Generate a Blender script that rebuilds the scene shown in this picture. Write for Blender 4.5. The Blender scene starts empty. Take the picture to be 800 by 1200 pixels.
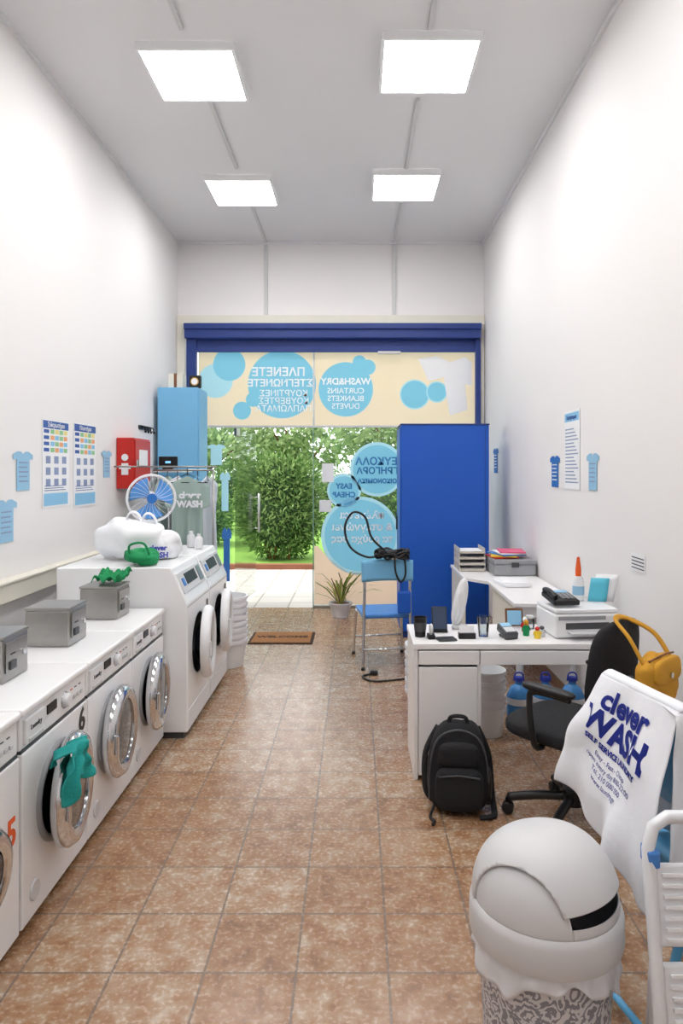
import bpy, bmesh, math, random
from math import sin, cos, pi, radians
from mathutils import Vector, Matrix, noise
random.seed(7)
scene = bpy.context.scene
scene.view_settings.view_transform = 'Standard'
scene.view_settings.look = 'None'
scene.view_settings.exposure = 0.0

def s(r, g, b):
    def f(c):
        c /= 255.0
        return c / 12.92 if c <= 0.04045 else ((c + 0.055) / 1.055) ** 2.4
    return (f(r), f(g), f(b), 1.0)

# ------------------------------------------------------------------ materials
MATS = {}
def mat(name, col, rough=0.5, metal=0.0, var=0.04, scale=8.0, bump=0.0, alpha=None, trans=0.0, emis=0.0, ior=1.45, coat=0.0):
    if name in MATS: return MATS[name]
    m = bpy.data.materials.new(name); m.use_nodes = True
    nt = m.node_tree; b = nt.nodes['Principled BSDF']
    b.inputs['Roughness'].default_value = rough
    b.inputs['Metallic'].default_value = metal
    b.inputs['IOR'].default_value = ior
    b.inputs['Transmission Weight'].default_value = trans
    b.inputs['Coat Weight'].default_value = coat
    tc = nt.nodes.new('ShaderNodeTexCoord'); nz = nt.nodes.new('ShaderNodeTexNoise')
    nz.inputs['Scale'].default_value = scale; nz.inputs['Detail'].default_value = 4
    nt.links.new(tc.outputs['Object'], nz.inputs['Vector'])
    mx = nt.nodes.new('ShaderNodeMix'); mx.data_type = 'RGBA'
    mx.inputs[6].default_value = tuple(c * (1 - var) for c in col[:3]) + (1,)
    mx.inputs[7].default_value = tuple(min(1, c * (1 + var)) for c in col[:3]) + (1,)
    nt.links.new(nz.outputs['Fac'], mx.inputs[0])
    nt.links.new(mx.outputs[2], b.inputs['Base Color'])
    if emis > 0:
        b.inputs['Emission Color'].default_value = col
        b.inputs['Emission Strength'].default_value = emis
    if bump > 0:
        bp = nt.nodes.new('ShaderNodeBump'); bp.inputs['Strength'].default_value = bump
        bp.inputs['Distance'].default_value = 0.01
        nt.links.new(nz.outputs['Fac'], bp.inputs['Height']); nt.links.new(bp.outputs['Normal'], b.inputs['Normal'])
    MATS[name] = m
    return m

def film_mat(name, col, tr=0.55, circles=()):
    """vinyl film: diffuse + translucent; circles = printed discs (x, z, r, colour) in object space"""
    if name in MATS: return MATS[name]
    m = bpy.data.materials.new(name); m.use_nodes = True
    nt = m.node_tree; nt.nodes.clear(); L = nt.links.new
    o = nt.nodes.new('ShaderNodeOutputMaterial')
    d = nt.nodes.new('ShaderNodeBsdfDiffuse'); t = nt.nodes.new('ShaderNodeBsdfTranslucent')
    x = nt.nodes.new('ShaderNodeMixShader'); x.inputs[0].default_value = tr
    tc = nt.nodes.new('ShaderNodeTexCoord'); nz = nt.nodes.new('ShaderNodeTexNoise'); nz.inputs['Scale'].default_value = 3
    mx = nt.nodes.new('ShaderNodeMix'); mx.data_type = 'RGBA'
    mx.inputs[6].default_value = tuple(c * 0.96 for c in col[:3]) + (1,); mx.inputs[7].default_value = col
    L(tc.outputs['Object'], nz.inputs['Vector']); L(nz.outputs['Fac'], mx.inputs[0])
    out = mx.outputs[2]
    if circles:
        fl = nt.nodes.new('ShaderNodeVectorMath'); fl.operation = 'MULTIPLY'; fl.inputs[1].default_value = (1, 0, 1)
        L(tc.outputs['Object'], fl.inputs[0])
        for (cx, cz, r, cc) in circles:
            di = nt.nodes.new('ShaderNodeVectorMath'); di.operation = 'DISTANCE'; di.inputs[1].default_value = (cx, 0, cz); L(fl.outputs[0], di.inputs[0])
            lt = nt.nodes.new('ShaderNodeMath'); lt.operation = 'LESS_THAN'; lt.inputs[1].default_value = r; L(di.outputs['Value'], lt.inputs[0])
            m2 = nt.nodes.new('ShaderNodeMix'); m2.data_type = 'RGBA'; L(lt.outputs[0], m2.inputs[0]); L(out, m2.inputs[6]); m2.inputs[7].default_value = cc; out = m2.outputs[2]
    L(out, d.inputs[0]); L(out, t.inputs[0])
    L(d.outputs[0], x.inputs[1]); L(t.outputs[0], x.inputs[2])
    L(x.outputs[0], o.inputs[0])
    MATS[name] = m
    return m

def clear_glass(name, fac=0.1, tint=(0.95, 0.98, 0.97, 1)):
    if name in MATS: return MATS[name]
    m = bpy.data.materials.new(name); m.use_nodes = True
    nt = m.node_tree; nt.nodes.clear()
    o = nt.nodes.new('ShaderNodeOutputMaterial')
    t = nt.nodes.new('ShaderNodeBsdfTransparent'); t.inputs[0].default_value = tint
    g = nt.nodes.new('ShaderNodeBsdfGlossy'); g.inputs['Roughness'].default_value = 0.03
    fr = nt.nodes.new('ShaderNodeFresnel'); fr.inputs[0].default_value = 1.45
    ad = nt.nodes.new('ShaderNodeMath'); ad.operation = 'MULTIPLY'; ad.inputs[1].default_value = fac * 10
    x = nt.nodes.new('ShaderNodeMixShader')
    nt.links.new(fr.outputs[0], ad.inputs[0]); nt.links.new(ad.outputs[0], x.inputs[0])
    nt.links.new(t.outputs[0], x.inputs[1]); nt.links.new(g.outputs[0], x.inputs[2]); nt.links.new(x.outputs[0], o.inputs[0])
    MATS[name] = m
    return m

WHITE = mat('white_enamel', s(240, 241, 243), 0.22, var=0.01)
WPLAS = mat('white_plastic', s(232, 233, 236), 0.4, var=0.02)
LAM = mat('white_laminate', s(238, 237, 238), 0.35, var=0.01)
GREY = mat('grey_plastic', s(150, 152, 156), 0.45)
LGREY = mat('light_grey_plastic', s(205, 206, 208), 0.45, var=0.02)
DGREY = mat('dark_grey_plastic', s(70, 72, 76), 0.45)
BLACK = mat('black_plastic', s(22, 22, 25), 0.4)
BFAB = mat('black_fabric', s(28, 28, 32), 0.85, bump=0.4, scale=120)
CHROME = mat('chrome', s(215, 217, 220), 0.12, 1.0, var=0.02)
STEEL = mat('brushed_steel', s(165, 163, 160), 0.3, 0.9, var=0.08, scale=20)
DRUM = mat('drum_steel', s(90, 92, 98), 0.3, 0.8, var=0.2, scale=60)
DGLASS = mat('dark_door_glass', s(38, 42, 50), 0.06, 0.0, var=0.1, coat=0.5)
BLUE = mat('locker_blue', s(24, 88, 190), 0.42, var=0.03, scale=2)
NAVY = mat('roller_navy', s(34, 58, 128), 0.45)
LBLUE = mat('light_blue_paint', s(118, 184, 226), 0.45, var=0.03)
MBLUE = mat('mid_blue_plastic', s(70, 130, 205), 0.4)
CREAM = mat('cream_paint', s(228, 224, 212), 0.5, var=0.02)
RED = mat('red_paint', s(196, 38, 30), 0.35)
ORANGE = mat('orange_plastic', s(235, 95, 35), 0.4)
YEL = mat('mustard_fabric', s(205, 150, 45), 0.8, bump=0.3, scale=80)
GREEN = mat('green_cloth', s(25, 140, 85), 0.85, bump=0.3, scale=60)
TEAL = mat('teal_cloth', s(30, 150, 145), 0.9, bump=0.4, scale=90)
PAPER = mat('paper', s(240, 241, 244), 0.7, var=0.01)
INK = mat('ink_blue', s(45, 62, 170), 0.6)
SIGNB = mat('sign_blue', s(150, 195, 225), 0.6)
SIGND = mat('sign_deep_blue', s(40, 110, 190), 0.6)
CLOTH = mat('white_cloth', s(232, 234, 240), 0.8, var=0.02, bump=0.15, scale=30)
BAGP = mat('white_plastic_bag', s(240, 242, 246), 0.35, var=0.02)
WOOD = mat('wood_brown', s(120, 75, 45), 0.6, var=0.2, scale=20)

def panel_mat():
    m = bpy.data.materials.new('led_panel_light'); m.use_nodes = True
    nt = m.node_tree; nt.nodes.clear()
    o = nt.nodes.new('ShaderNodeOutputMaterial'); e = nt.nodes.new('ShaderNodeEmission')
    e.inputs[0].default_value = (1.0, 0.985, 0.965, 1); e.inputs[1].default_value = 20
    nt.links.new(e.outputs[0], o.inputs[0]); return m
LED = panel_mat()

def floor_mat():
    m = bpy.data.materials.new('ceramic_floor_tiles'); m.use_nodes = True
    nt = m.node_tree; b = nt.nodes['Principled BSDF']; N = nt.nodes.new; L = nt.links.new
    tc = N('ShaderNodeTexCoord'); mp = N('ShaderNodeMapping')
    mp.inputs['Location'].default_value = (-0.103, -2.2, 0)
    L(tc.outputs['Object'], mp.inputs['Vector'])
    br = N('ShaderNodeTexBrick'); br.offset = 0.0; br.squash = 1.0
    br.inputs['Scale'].default_value = 1.0
    br.inputs['Brick Width'].default_value = 0.2935; br.inputs['Row Height'].default_value = 0.2935
    br.inputs['Mortar Size'].default_value = 0.0042; br.inputs['Mortar Smooth'].default_value = 0.15
    br.inputs['Color1'].default_value = (0.1, 0.1, 0.1, 1); br.inputs['Color2'].default_value = (0.9, 0.9, 0.9, 1)
    L(mp.outputs[0], br.inputs['Vector'])
    n1 = N('ShaderNodeTexNoise'); n1.inputs['Scale'].default_value = 13; n1.inputs['Detail'].default_value = 7; n1.inputs['Roughness'].default_value = 0.68
    L(tc.outputs['Object'], n1.inputs['Vector'])
    n2 = N('ShaderNodeTexNoise'); n2.inputs['Scale'].default_value = 60; n2.inputs['Detail'].default_value = 4
    L(tc.outputs['Object'], n2.inputs['Vector'])
    a = N('ShaderNodeMath'); a.operation = 'MULTIPLY_ADD'; a.inputs[1].default_value = 0.28; L(n2.outputs['Fac'], a.inputs[0]); L(n1.outputs['Fac'], a.inputs[2])
    sp = N('ShaderNodeSeparateColor'); L(br.outputs['Color'], sp.inputs[0])
    a2 = N('ShaderNodeMath'); a2.operation = 'MULTIPLY_ADD'; a2.inputs[1].default_value = 0.13; L(sp.outputs[0], a2.inputs[0]); L(a.outputs[0], a2.inputs[2])
    cr = N('ShaderNodeValToRGB')
    e = cr.color_ramp.elements
    e[0].position = 0.52; e[0].color = s(128, 94, 68)
    e[1].position = 0.90; e[1].color = s(196, 178, 158)
    k = e.new(0.65); k.color = s(156, 116, 84)
    k = e.new(0.76); k.color = s(172, 142, 114)
    L(a2.outputs[0], cr.inputs[0])
    mx = N('ShaderNodeMix'); mx.data_type = 'RGBA'
    L(br.outputs['Fac'], mx.inputs[0]); L(cr.outputs[0], mx.inputs[6]); mx.inputs[7].default_value = s(122, 104, 90)
    L(mx.outputs[2], b.inputs['Base Color'])
    r = N('ShaderNodeMath'); r.operation = 'MULTIPLY_ADD'; r.inputs[1].default_value = 0.18; r.inputs[2].default_value = 0.17
    L(n2.outputs['Fac'], r.inputs[0]); L(r.outputs[0], b.inputs['Roughness'])
    b.inputs['Specular IOR Level'].default_value = 0.85
    iv = N('ShaderNodeMath'); iv.operation = 'MULTIPLY_ADD'; iv.inputs[1].default_value = -1.0
    L(br.outputs['Fac'], iv.inputs[0])
    sm = N('ShaderNodeMath'); sm.operation = 'MULTIPLY'; sm.inputs[1].default_value = 0.12; L(n1.outputs['Fac'], sm.inputs[0]); L(sm.outputs[0], iv.inputs[2])
    bp = N('ShaderNodeBump'); bp.inputs['Strength'].default_value = 0.5; bp.inputs['Distance'].default_value = 0.003
    L(iv.outputs[0], bp.inputs['Height']); L(bp.outputs[0], b.inputs['Normal'])
    return m

def damask_mat():
    m = bpy.data.materials.new('damask_pattern'); m.use_nodes = True
    nt = m.node_tree; b = nt.nodes['Principled BSDF']; N = nt.nodes.new; L = nt.links.new
    tc = N('ShaderNodeTexCoord')
    v = N('ShaderNodeTexVoronoi'); v.inputs['Scale'].default_value = 18; v.feature = 'F1'
    n = N('ShaderNodeTexNoise'); n.inputs['Scale'].default_value = 22; n.inputs['Distortion'].default_value = 1.6
    L(tc.outputs['Object'], v.inputs['Vector']); L(tc.outputs['Object'], n.inputs['Vector'])
    a = N('ShaderNodeMath'); a.operation = 'MULTIPLY_ADD'; a.inputs[1].default_value = 1.1; L(v.outputs['Distance'], a.inputs[0]); L(n.outputs['Fac'], a.inputs[2])
    sn = N('ShaderNodeMath'); sn.operation = 'MULTIPLY'; sn.inputs[1].default_value = 19; L(a.outputs[0], sn.inputs[0])
    si = N('ShaderNodeMath'); si.operation = 'SINE'; L(sn.outputs[0], si.inputs[0])
    cr = N('ShaderNodeValToRGB'); e = cr.color_ramp.elements; e[0].position = 0.0; e[0].color = s(218, 218, 222); e[1].position = 0.15; e[1].color = s(138, 140, 150)
    L(si.outputs[0], cr.inputs[0]); L(cr.outputs[0], b.inputs['Base Color']); b.inputs['Roughness'].default_value = 0.5
    return m

# ------------------------------------------------------------------ geometry helpers
def link(o): scene.collection.objects.link(o)

def finish_mesh(me, m, smooth):
    if m is not None and len(me.materials) == 0: me.materials.append(m)
    if smooth:
        for p in me.polygons: p.use_smooth = True

class G:
    def __init__(self, name, loc=(0, 0, 0), rz=0.0, scale=1.0):
        o = bpy.data.objects.new(name, None); o.empty_display_size = 0.1
        o.location = loc; o.rotation_euler = (0, 0, radians(rz)); o.scale = (scale,) * 3
        link(o); self.o = o
    def mesh(self, name, verts, faces, m, smooth=False, loc=(0, 0, 0), rot=(0, 0, 0), bevel=0, seg=2, sub=0, solid=0):
        me = bpy.data.meshes.new(name); me.from_pydata([tuple(v) for v in verts], [], faces); me.update()
        return self.add(name, me, m, smooth, loc, rot, bevel, seg, sub, solid)
    def add(self, name, me, m, smooth=False, loc=(0, 0, 0), rot=(0, 0, 0), bevel=0, seg=2, sub=0, solid=0):
        finish_mesh(me, m, smooth)
        o = bpy.data.objects.new(name, me); link(o); o.parent = self.o
        o.location = loc; o.rotation_euler = tuple(radians(a) for a in rot)
        if solid:
            md = o.modifiers.new('solid', 'SOLIDIFY'); md.thickness = solid; md.offset = 0
        if bevel:
            md = o.modifiers.new('bevel', 'BEVEL'); md.width = bevel; md.segments = seg; md.limit_method = 'ANGLE'; md.angle_limit = radians(40)
        if sub:
            md = o.modifiers.new('sub', 'SUBSURF'); md.levels = sub; md.render_levels = sub
        return o
    def box(self, name, c, d, m, bevel=0.004, rot=(0, 0, 0), seg=2):
        x, y, z = d[0] / 2, d[1] / 2, d[2] / 2
        v = [(-x, -y, -z), (x, -y, -z), (x, y, -z), (-x, y, -z), (-x, -y, z), (x, -y, z), (x, y, z), (-x, y, z)]
        f = [(0, 3, 2, 1), (4, 5, 6, 7), (0, 1, 5, 4), (1, 2, 6, 5), (2, 3, 7, 6), (3, 0, 4, 7)]
        return self.mesh(name, v, f, m, False, c, rot, min(bevel, min(d) * 0.45), seg)
    def bx(self, name, a, b, m, bevel=0.004, seg=2):  # by extents
        c = [(a[i] + b[i]) / 2 for i in range(3)]; d = [abs(b[i] - a[i]) for i in range(3)]
        return self.box(name, c, d, m, bevel, (0, 0, 0), seg)
    def prism(self, name, pts, t, m, loc=(0, 0, 0), rot=(0, 0, 0), bevel=0):
        # pts in XZ plane, extruded along Y by t
        n = len(pts)
        v = [(p[0], 0, p[1]) for p in pts] + [(p[0], t, p[1]) for p in pts]
        f = [tuple(range(n)), tuple(reversed(range(n, 2 * n)))]
        for i in range(n): f.append((i, i + n, (i + 1) % n + n, (i + 1) % n))
        me = bpy.data.meshes.new(name); me.from_pydata(v, [], f)
        bm = bmesh.new(); bm.from_mesh(me); bmesh.ops.recalc_face_normals(bm, faces=bm.faces); bm.to_mesh(me); bm.free()
        return self.add(name, me, m, False, loc, rot, bevel)
    def lathe(self, name, prof, m, loc=(0, 0, 0), rot=(0, 0, 0), seg=40, sx=1, sy=1, smooth=True, solid=0, a0=0, a1=360):
        v = []; f = []; full = abs(a1 - a0) >= 360
        cols = seg if full else seg + 1
        for r, z in prof:
            for i in range(cols):
                a = radians(a0 + (a1 - a0) * i / seg); v.append((r * cos(a) * sx, r * sin(a) * sy, z))
        for j in range(len(prof) - 1):
            for i in range(seg):
                k = (i + 1) % cols
                f.append((j * cols + i, j * cols + k, (j + 1) * cols + k, (j + 1) * cols + i))
        me = bpy.data.meshes.new(name); me.from_pydata(v, [], f)
        bm = bmesh.new(); bm.from_mesh(me); bmesh.ops.remove_doubles(bm, verts=bm.verts, dist=1e-5)
        bmesh.ops.recalc_face_normals(bm, faces=bm.faces); bm.to_mesh(me); bm.free()
        o = self.add(name, me, m, smooth, loc, rot, solid=solid)
        if smooth:
            md = o.modifiers.new('es', 'EDGE_SPLIT'); md.split_angle = radians(45)
        return o
    def cyl(self, name, c, r, h, m, rot=(0, 0, 0), r2=None, seg=28, bev=0.0):
        r2 = r if r2 is None else r2; b = min(bev, h * 0.4)
        if b: p = [(0, -h / 2), (r - b, -h / 2), (r, -h / 2 + b), (r2, h / 2 - b), (r2 - b, h / 2), (0, h / 2)]
        else: p = [(0, -h / 2), (r, -h / 2), (r2, h / 2), (0, h / 2)]
        return self.lathe(name, p, m, c, rot, seg)
    def torus(self, name, c, R, r, m, rot=(0, 0, 0), sz=1.0, seg=48):
        prof = [(R + r * cos(2 * pi * i / 12), r * sz * sin(2 * pi * i / 12)) for i in range(13)]
        return self.lathe(name, prof, m, c, rot, seg)
    def tube(self, name, pts, r, m, smooth_path=False, cyclic=False, seg=10, flat=1.0):
        P = [Vector(p) for p in pts]
        if smooth_path:
            Q = []; n = len(P); rng = n if cyclic else n - 1
            for i in range(rng):
                p0 = P[(i - 1) % n] if (cyclic or i > 0) else P[0]; p1 = P[i]; p2 = P[(i + 1) % n]
                p3 = P[(i + 2) % n] if (cyclic or i + 2 < n) else P[-1]
                for k in range(6):
                    t = k / 6
                    Q.append(0.5 * ((2 * p1) + (-p0 + p2) * t + (2 * p0 - 5 * p1 + 4 * p2 - p3) * t * t + (-p0 + 3 * p1 - 3 * p2 + p3) * t ** 3))
            if not cyclic: Q.append(P[-1])
            P = Q
        n = len(P); v = []; f = []; up = None
        for i in range(n):
            a = P[(i - 1) % n] if (cyclic or i > 0) else P[i]; b = P[(i + 1) % n] if (cyclic or i < n - 1) else P[i]
            t = (b - a)
            if t.length < 1e-9: t = Vector((0, 0, 1))
            t.normalize()
            if up is None:
                up = Vector((0, 0, 1)) if abs(t.z) < 0.9 else Vector((0, 1, 0))
            up = (up - t * up.dot(t)); up.normalize(); sd = t.cross(up)
            for k in range(seg):
                an = 2 * pi * k / seg; v.append(P[i] + (up * cos(an) + sd * sin(an) * flat) * r)
        rng = n if cyclic else n - 1
        for i in range(rng):
            for k in range(seg):
                j = (i + 1) % n; k2 = (k + 1) % seg
                f.append((i * seg + k, i * seg + k2, j * seg + k2, j * seg + k))
        if not cyclic:
            f.append(tuple(reversed(range(seg)))); f.append(tuple(range((n - 1) * seg, n * seg)))
        return self.mesh(name, v, f, m, True)
    def blob(self, name, c, d, m, p=2.5, rot=(0, 0, 0), nz=0.0, ns=6.0, seed=0, seg=32, rings=20, fn=None):
        v = []; f = []
        def sg(x, e): return math.copysign(abs(x) ** e, x)
        e = 2.0 / p
        for j in range(rings + 1):
            ph = -pi / 2 + pi * j / rings
            for i in range(seg):
                th = 2 * pi * i / seg
                q = Vector((sg(cos(ph), e) * sg(cos(th), e) * d[0] / 2, sg(cos(ph), e) * sg(sin(th), e) * d[1] / 2, sg(sin(ph), e) * d[2] / 2))
                if nz:
                    w = noise.noise(q * ns + Vector((seed, seed * 2, 0))) + 0.5 * noise.noise(q * ns * 2.3 + Vector((seed, 0, 3)))
                    q = q + (q.normalized() if q.length > 0 else q) * w * nz
                if fn: q = fn(q)
                v.append(q)
        for j in range(rings):
            for i in range(seg):
                k = (i + 1) % seg
                f.append((j * seg + i, j * seg + k, (j + 1) * seg + k, (j + 1) * seg + i))
        me = bpy.data.meshes.new(name); me.from_pydata([tuple(a) for a in v], [], f)
        bm = bmesh.new(); bm.from_mesh(me); bmesh.ops.remove_doubles(bm, verts=bm.verts, dist=1e-5); bm.to_mesh(me); bm.free()
        return self.add(name, me, m, True, c, rot)
    def surf(self, name, fn, nu, nv, m, solid=0.003, smooth=True):
        v = [fn(i / nu, j / nv) for j in range(nv + 1) for i in range(nu + 1)]
        f = [(j * (nu + 1) + i, j * (nu + 1) + i + 1, (j + 1) * (nu + 1) + i + 1, (j + 1) * (nu + 1) + i) for j in range(nv) for i in range(nu)]
        return self.mesh(name, v, f, m, smooth, solid=solid)
    def text(self, name, body, loc, size, m, rot=(90, 0, 0), align='CENTER', extrude=0.0008, bold=0.0, fn=None, spacing=1.0):
        cu = bpy.data.curves.new(name, 'FONT'); cu.body = body; cu.size = size; cu.align_x = align; cu.align_y = 'CENTER'
        cu.extrude = extrude; cu.offset = bold; cu.space_line = spacing; cu.resolution_u = 3
        t = bpy.data.objects.new('tmp', cu); link(t); bpy.context.view_layer.update()
        me = bpy.data.meshes.new_from_object(t.evaluated_get(bpy.context.evaluated_depsgraph_get()))
        bpy.data.objects.remove(t)
        if fn:
            for vv in me.vertices: vv.co = fn(vv.co)
        me.materials.clear()
        return self.add(name, me, m, False, loc, rot)
    def decal(self, name, polys, m, loc, rot, dy=0.0):
        """flat polygons (list of point lists in local XZ, y=0)"""
        v = []; f = []
        for i, p in enumerate(polys):
            b = len(v); v += [(q[0], -dy * i, q[1]) for q in p]; f.append(tuple(range(b, b + len(p))))
        return self.mesh(name, v, f, m, False, loc, rot)

def circ(cx, cz, r, n=40): return [(cx + r * cos(2 * pi * i / n), cz + r * sin(2 * pi * i / n)) for i in range(n)]
def rect(x0, z0, x1, z1): return [(x0, z0), (x1, z0), (x1, z1), (x0, z1)]

def solo(name, verts, faces, m):
    me = bpy.data.meshes.new(name); me.from_pydata(verts, [], faces); me.materials.append(m)
    o = bpy.data.objects.new(name, me); link(o); return o
def solobox(name, a, b, m, bevel=0.0):
    x0, y0, z0 = a; x1, y1, z1 = b
    v = [(x0, y0, z0), (x1, y0, z0), (x1, y1, z0), (x0, y1, z0), (x0, y0, z1), (x1, y0, z1), (x1, y1, z1), (x0, y1, z1)]
    f = [(0, 3, 2, 1), (4, 5, 6, 7), (0, 1, 5, 4), (1, 2, 6, 5), (2, 3, 7, 6), (3, 0, 4, 7)]
    o = solo(name, v, f, m)
    if bevel:
        md = o.modifiers.new('b', 'BEVEL'); md.width = bevel; md.segments = 2
    return o

def boolean_cut(o, cutter):
    md = o.modifiers.new('cut', 'BOOLEAN'); md.object = cutter; md.operation = 'DIFFERENCE'; md.solver = 'EXACT'
    bpy.context.view_layer.update()
    me = bpy.data.meshes.new_from_object(o.evaluated_get(bpy.context.evaluated_depsgraph_get()))
    o.modifiers.clear(); o.data = me
    bpy.data.objects.remove(cutter)

# ------------------------------------------------------------------ room shell
XL, XR, YF, YB, ZC = -2.06, 1.48, 8.0, -1.6, 4.24
WALL = mat('wall_paint', s(236, 234, 234), 0.75, var=0.012, scale=1.5, bump=0.04)
CEIL = mat('ceiling_paint', s(228, 228, 230), 0.8, var=0.01, scale=1.0)
FLOOR = floor_mat()
solobox('floor', (XL - .1, YB - .1, -.1), (XR + .1, YF + .05, 0), FLOOR)
solobox('ceiling', (XL - .1, YB - .1, ZC), (XR + .1, YF + .2, ZC + .1), CEIL)
solobox('wall_left', (XL - .1, YB, 0), (XL, YF + .2, ZC), WALL)
solobox('wall_right', (XR, YB, 0), (XR + .1, YF + .2, ZC), WALL)
solobox('wall_rear', (XL - .1, YB - .1, 0), (XR + .1, YB, ZC), WALL)
wf = G('wall_front', (0, YF, 0))
wf.bx('lintel', (XL, 0, 3.30), (XR, .2, ZC), WALL, 0)
wf.bx('pier_left', (XL, 0, 0), (-1.96, .2, 3.30), WALL, 0)
wf.bx('pier_right', (1.43, 0, 0), (XR, .2, 3.30), WALL, 0)
# cornice lines on the ceiling
solobox('trim_1', (XL, YB, ZC - .03), (XL + .02, YF, ZC), CEIL)
solobox('trim_2', (XR - .02, YB, ZC - .03), (XR, YF, ZC), CEIL)
solobox('trim_3', (XL + .02, YF - .03, ZC - .03), (XR - .02, YF, ZC), CEIL)
# cream door surround
t = G('trim_4', (0, YF, 0))
t.bx('head', (XL + .005, -.07, 3.27), (XR - .005, -.002, 3.38), CREAM)
t.bx('jamb_left', (XL + .005, -.07, 0), (-1.965, -.002, 3.27), CREAM)
t.bx('jamb_right', (1.435, -.05, 0), (XR - .005, -.002, 3.27), CREAM)
solobox('baseboard_right', (XR - .012, YB, 0), (XR, 6.5, .08), mat('base_tile', s(150, 115, 88), .4, var=.1))
solobox('baseboard_left', (XL, YB, 0), (XL + .012, 6.5, .08), MATS['base_tile'])
# wall ledge (cable trunking)
led = G('wall_ledge', (XL, 0, 0))
led.bx('trunk', (.002, -1.5, .84), (.07, 6.9, .95), CREAM, .006)
led.bx('cap', (.002, -1.5, .952), (.085, 6.9, .965), CREAM, .003)

# ceiling panels
def panel(cx, cy):
    g = G('ceiling_light_panel', (cx, cy, ZC))
    for nm, a, b in (('frame_w', (-.305, -.305, -.055), (-.285, .305, -.003)), ('frame_e', (.285, -.305, -.055), (.305, .305, -.003)),
                     ('frame_s', (-.285, -.305, -.055), (.285, -.285, -.003)), ('frame_n', (-.285, .285, -.055), (.285, .305, -.003))):
        g.bx(nm, a, b, WHITE, .002)
    g.bx('diffuser', (-.284, -.284, -.05), (.284, .284, -.035), LED, 0)
for cx, cy in ((-1.055, 4.55), (.46, 4.45), (-1.06, 6.47), (.45, 6.35), (-1.055, 2.55), (.46, 2.5), (-1.055, .6), (.46, .55)):
    panel(cx, cy)
CND = mat('conduit_plastic', s(205, 205, 206), .5)
c = G('cable_conduit', (0, 0, 0))
for i, x in enumerate((-1.04, .44)):
    for k, (a, b) in enumerate(((.9, 2.2), (2.9, 4.12), (4.9, 6.02), (6.82, 7.97))):
        c.bx('run_%d_%d' % (i, k), (x - .014, a, ZC - .02), (x + .014, b, ZC - .001), CND, .002)
    c.bx('drop_%d' % i, (x - .02, YF - .022, 3.385), (x + .02, YF - .002, ZC - .035), CND, .002)

# ------------------------------------------------------------------ storefront
rs = G('roller_shutter_housing', (0, YF, 0))
rs.bx('hood', (-1.95, -.16, 3.10), (1.42, -.005, 3.265), NAVY, .01)
rs.bx('hood_lip', (-1.95, -.19, 3.20), (1.42, -.161, 3.265), NAVY, .006)
rs.bx('valance', (-1.90, -.06, 2.96), (1.40, -.01, 3.099), NAVY, .004)
rs.bx('guide_left', (-1.94, -.10, 0.0), (-1.83, -.02, 3.10), NAVY, .004)
rs.bx('guide_right', (1.37, -.10, 0.0), (1.425, -.02, 3.10), NAVY, .004)
rs.cyl('roll', (-.26, -.09, 3.15), .055, 3.3, NAVY, (0, 90, 0))
rs.box('motor_label', (.38, -.085, 2.945), (.26, .05, .03), LGREY)
GL = clear_glass('shop_glass', .06)
cB, cB2 = s(140, 202, 230), s(184, 222, 240)
def W(px, py, Y=8.0): return ((px - 417) * Y / 810, 1.6 - (py - 551) * Y / 810)
def circpx(px, py, r): x, z = W(px, py); return circ(x, z, r * .009877)
def CC(px, py, r, col): x, z = W(px, py); return (x, z, r * .009877, col)
PEACHT = film_mat('peach_film_printed', s(250, 228, 204), .6, [CC(252, 446, 20, cB2), CC(268, 427, 19, cB), CC(330, 450, 40, cB), CC(296, 468, 8.5, cB), CC(283, 481, 10.5, cB),
     CC(414, 440, 5, cB2), CC(405, 456, 32, cB), CC(421, 424, 8, cB), CC(431, 430, 9, cB), CC(486, 462, 17.5, cB2), CC(486, 462, 16, cB), CC(512, 459, 12.5, cB2), CC(512, 459, 11, cB)])
PEACH = film_mat('peach_film', s(252, 222, 198), .6)
FBLUE = film_mat('blue_film', cB, .6)
FBLUE2 = film_mat('blue_film_light', cB2, .6)
w1 = G('window_1', (0, YF + .03, 0))       # transom
w1.bx('pane_left', (-1.83, 0, 2.12), (-.495, .010, 2.99), GL, 0)
w1.bx('pane_right', (-.485, 0, 2.12), (1.38, .010, 2.99), GL, 0)
w1.decal('film_left', [rect(-1.83, 2.12, -.50, 2.985)], PEACHT, (0, -.003, 0), (0, 0, 0))
w1.decal('film_right', [rect(-.48, 2.12, 1.38, 2.985)], PEACHT, (0, -.003, 0), (0, 0, 0))
w1.bx('joint', (-.499, -.006, 2.115), (-.481, .015, 2.985), LGREY, 0)
sh = [W(*p) for p in ((490, 420), (512, 417), (528, 424), (545, 418), (553, 424), (553, 452), (545, 450), (548, 480), (527, 487), (520, 442), (502, 446))]
w1.decal('shirt_print', [sh], mat('shirt_vinyl', s(250, 250, 250), .6), (0, -.007, 0), (0, 0, 0))
TXD = mat('film_text_white', s(250, 252, 255), .6, var=0)
def wtxt(g, nm, body, px, py, h, m=TXD, y=-.009, bold=.003):
    x, z = W(px, py); g.text(nm, body, (x, y, z), h, m, rot=(90, 0, 180), bold=bold)
wtxt(w1, 'txt_1', 'ΠΛΕΝΕΤΕ', 326, 436, .135); wtxt(w1, 'txt_2', 'ΣΤΕΓΝΩΝΕΤΕ', 328, 449, .115)
wtxt(w1, 'txt_3', 'ΚΟΥΡΤΙΝΕΣ', 332, 461, .10, bold=.001); wtxt(w1, 'txt_4', 'ΚΟΥΒΕΡΤΕΣ', 332, 470, .10, bold=.001); wtxt(w1, 'txt_5', 'ΠΑΠΛΩΜΑΤΑ', 332, 479, .10, bold=.001)
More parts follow.
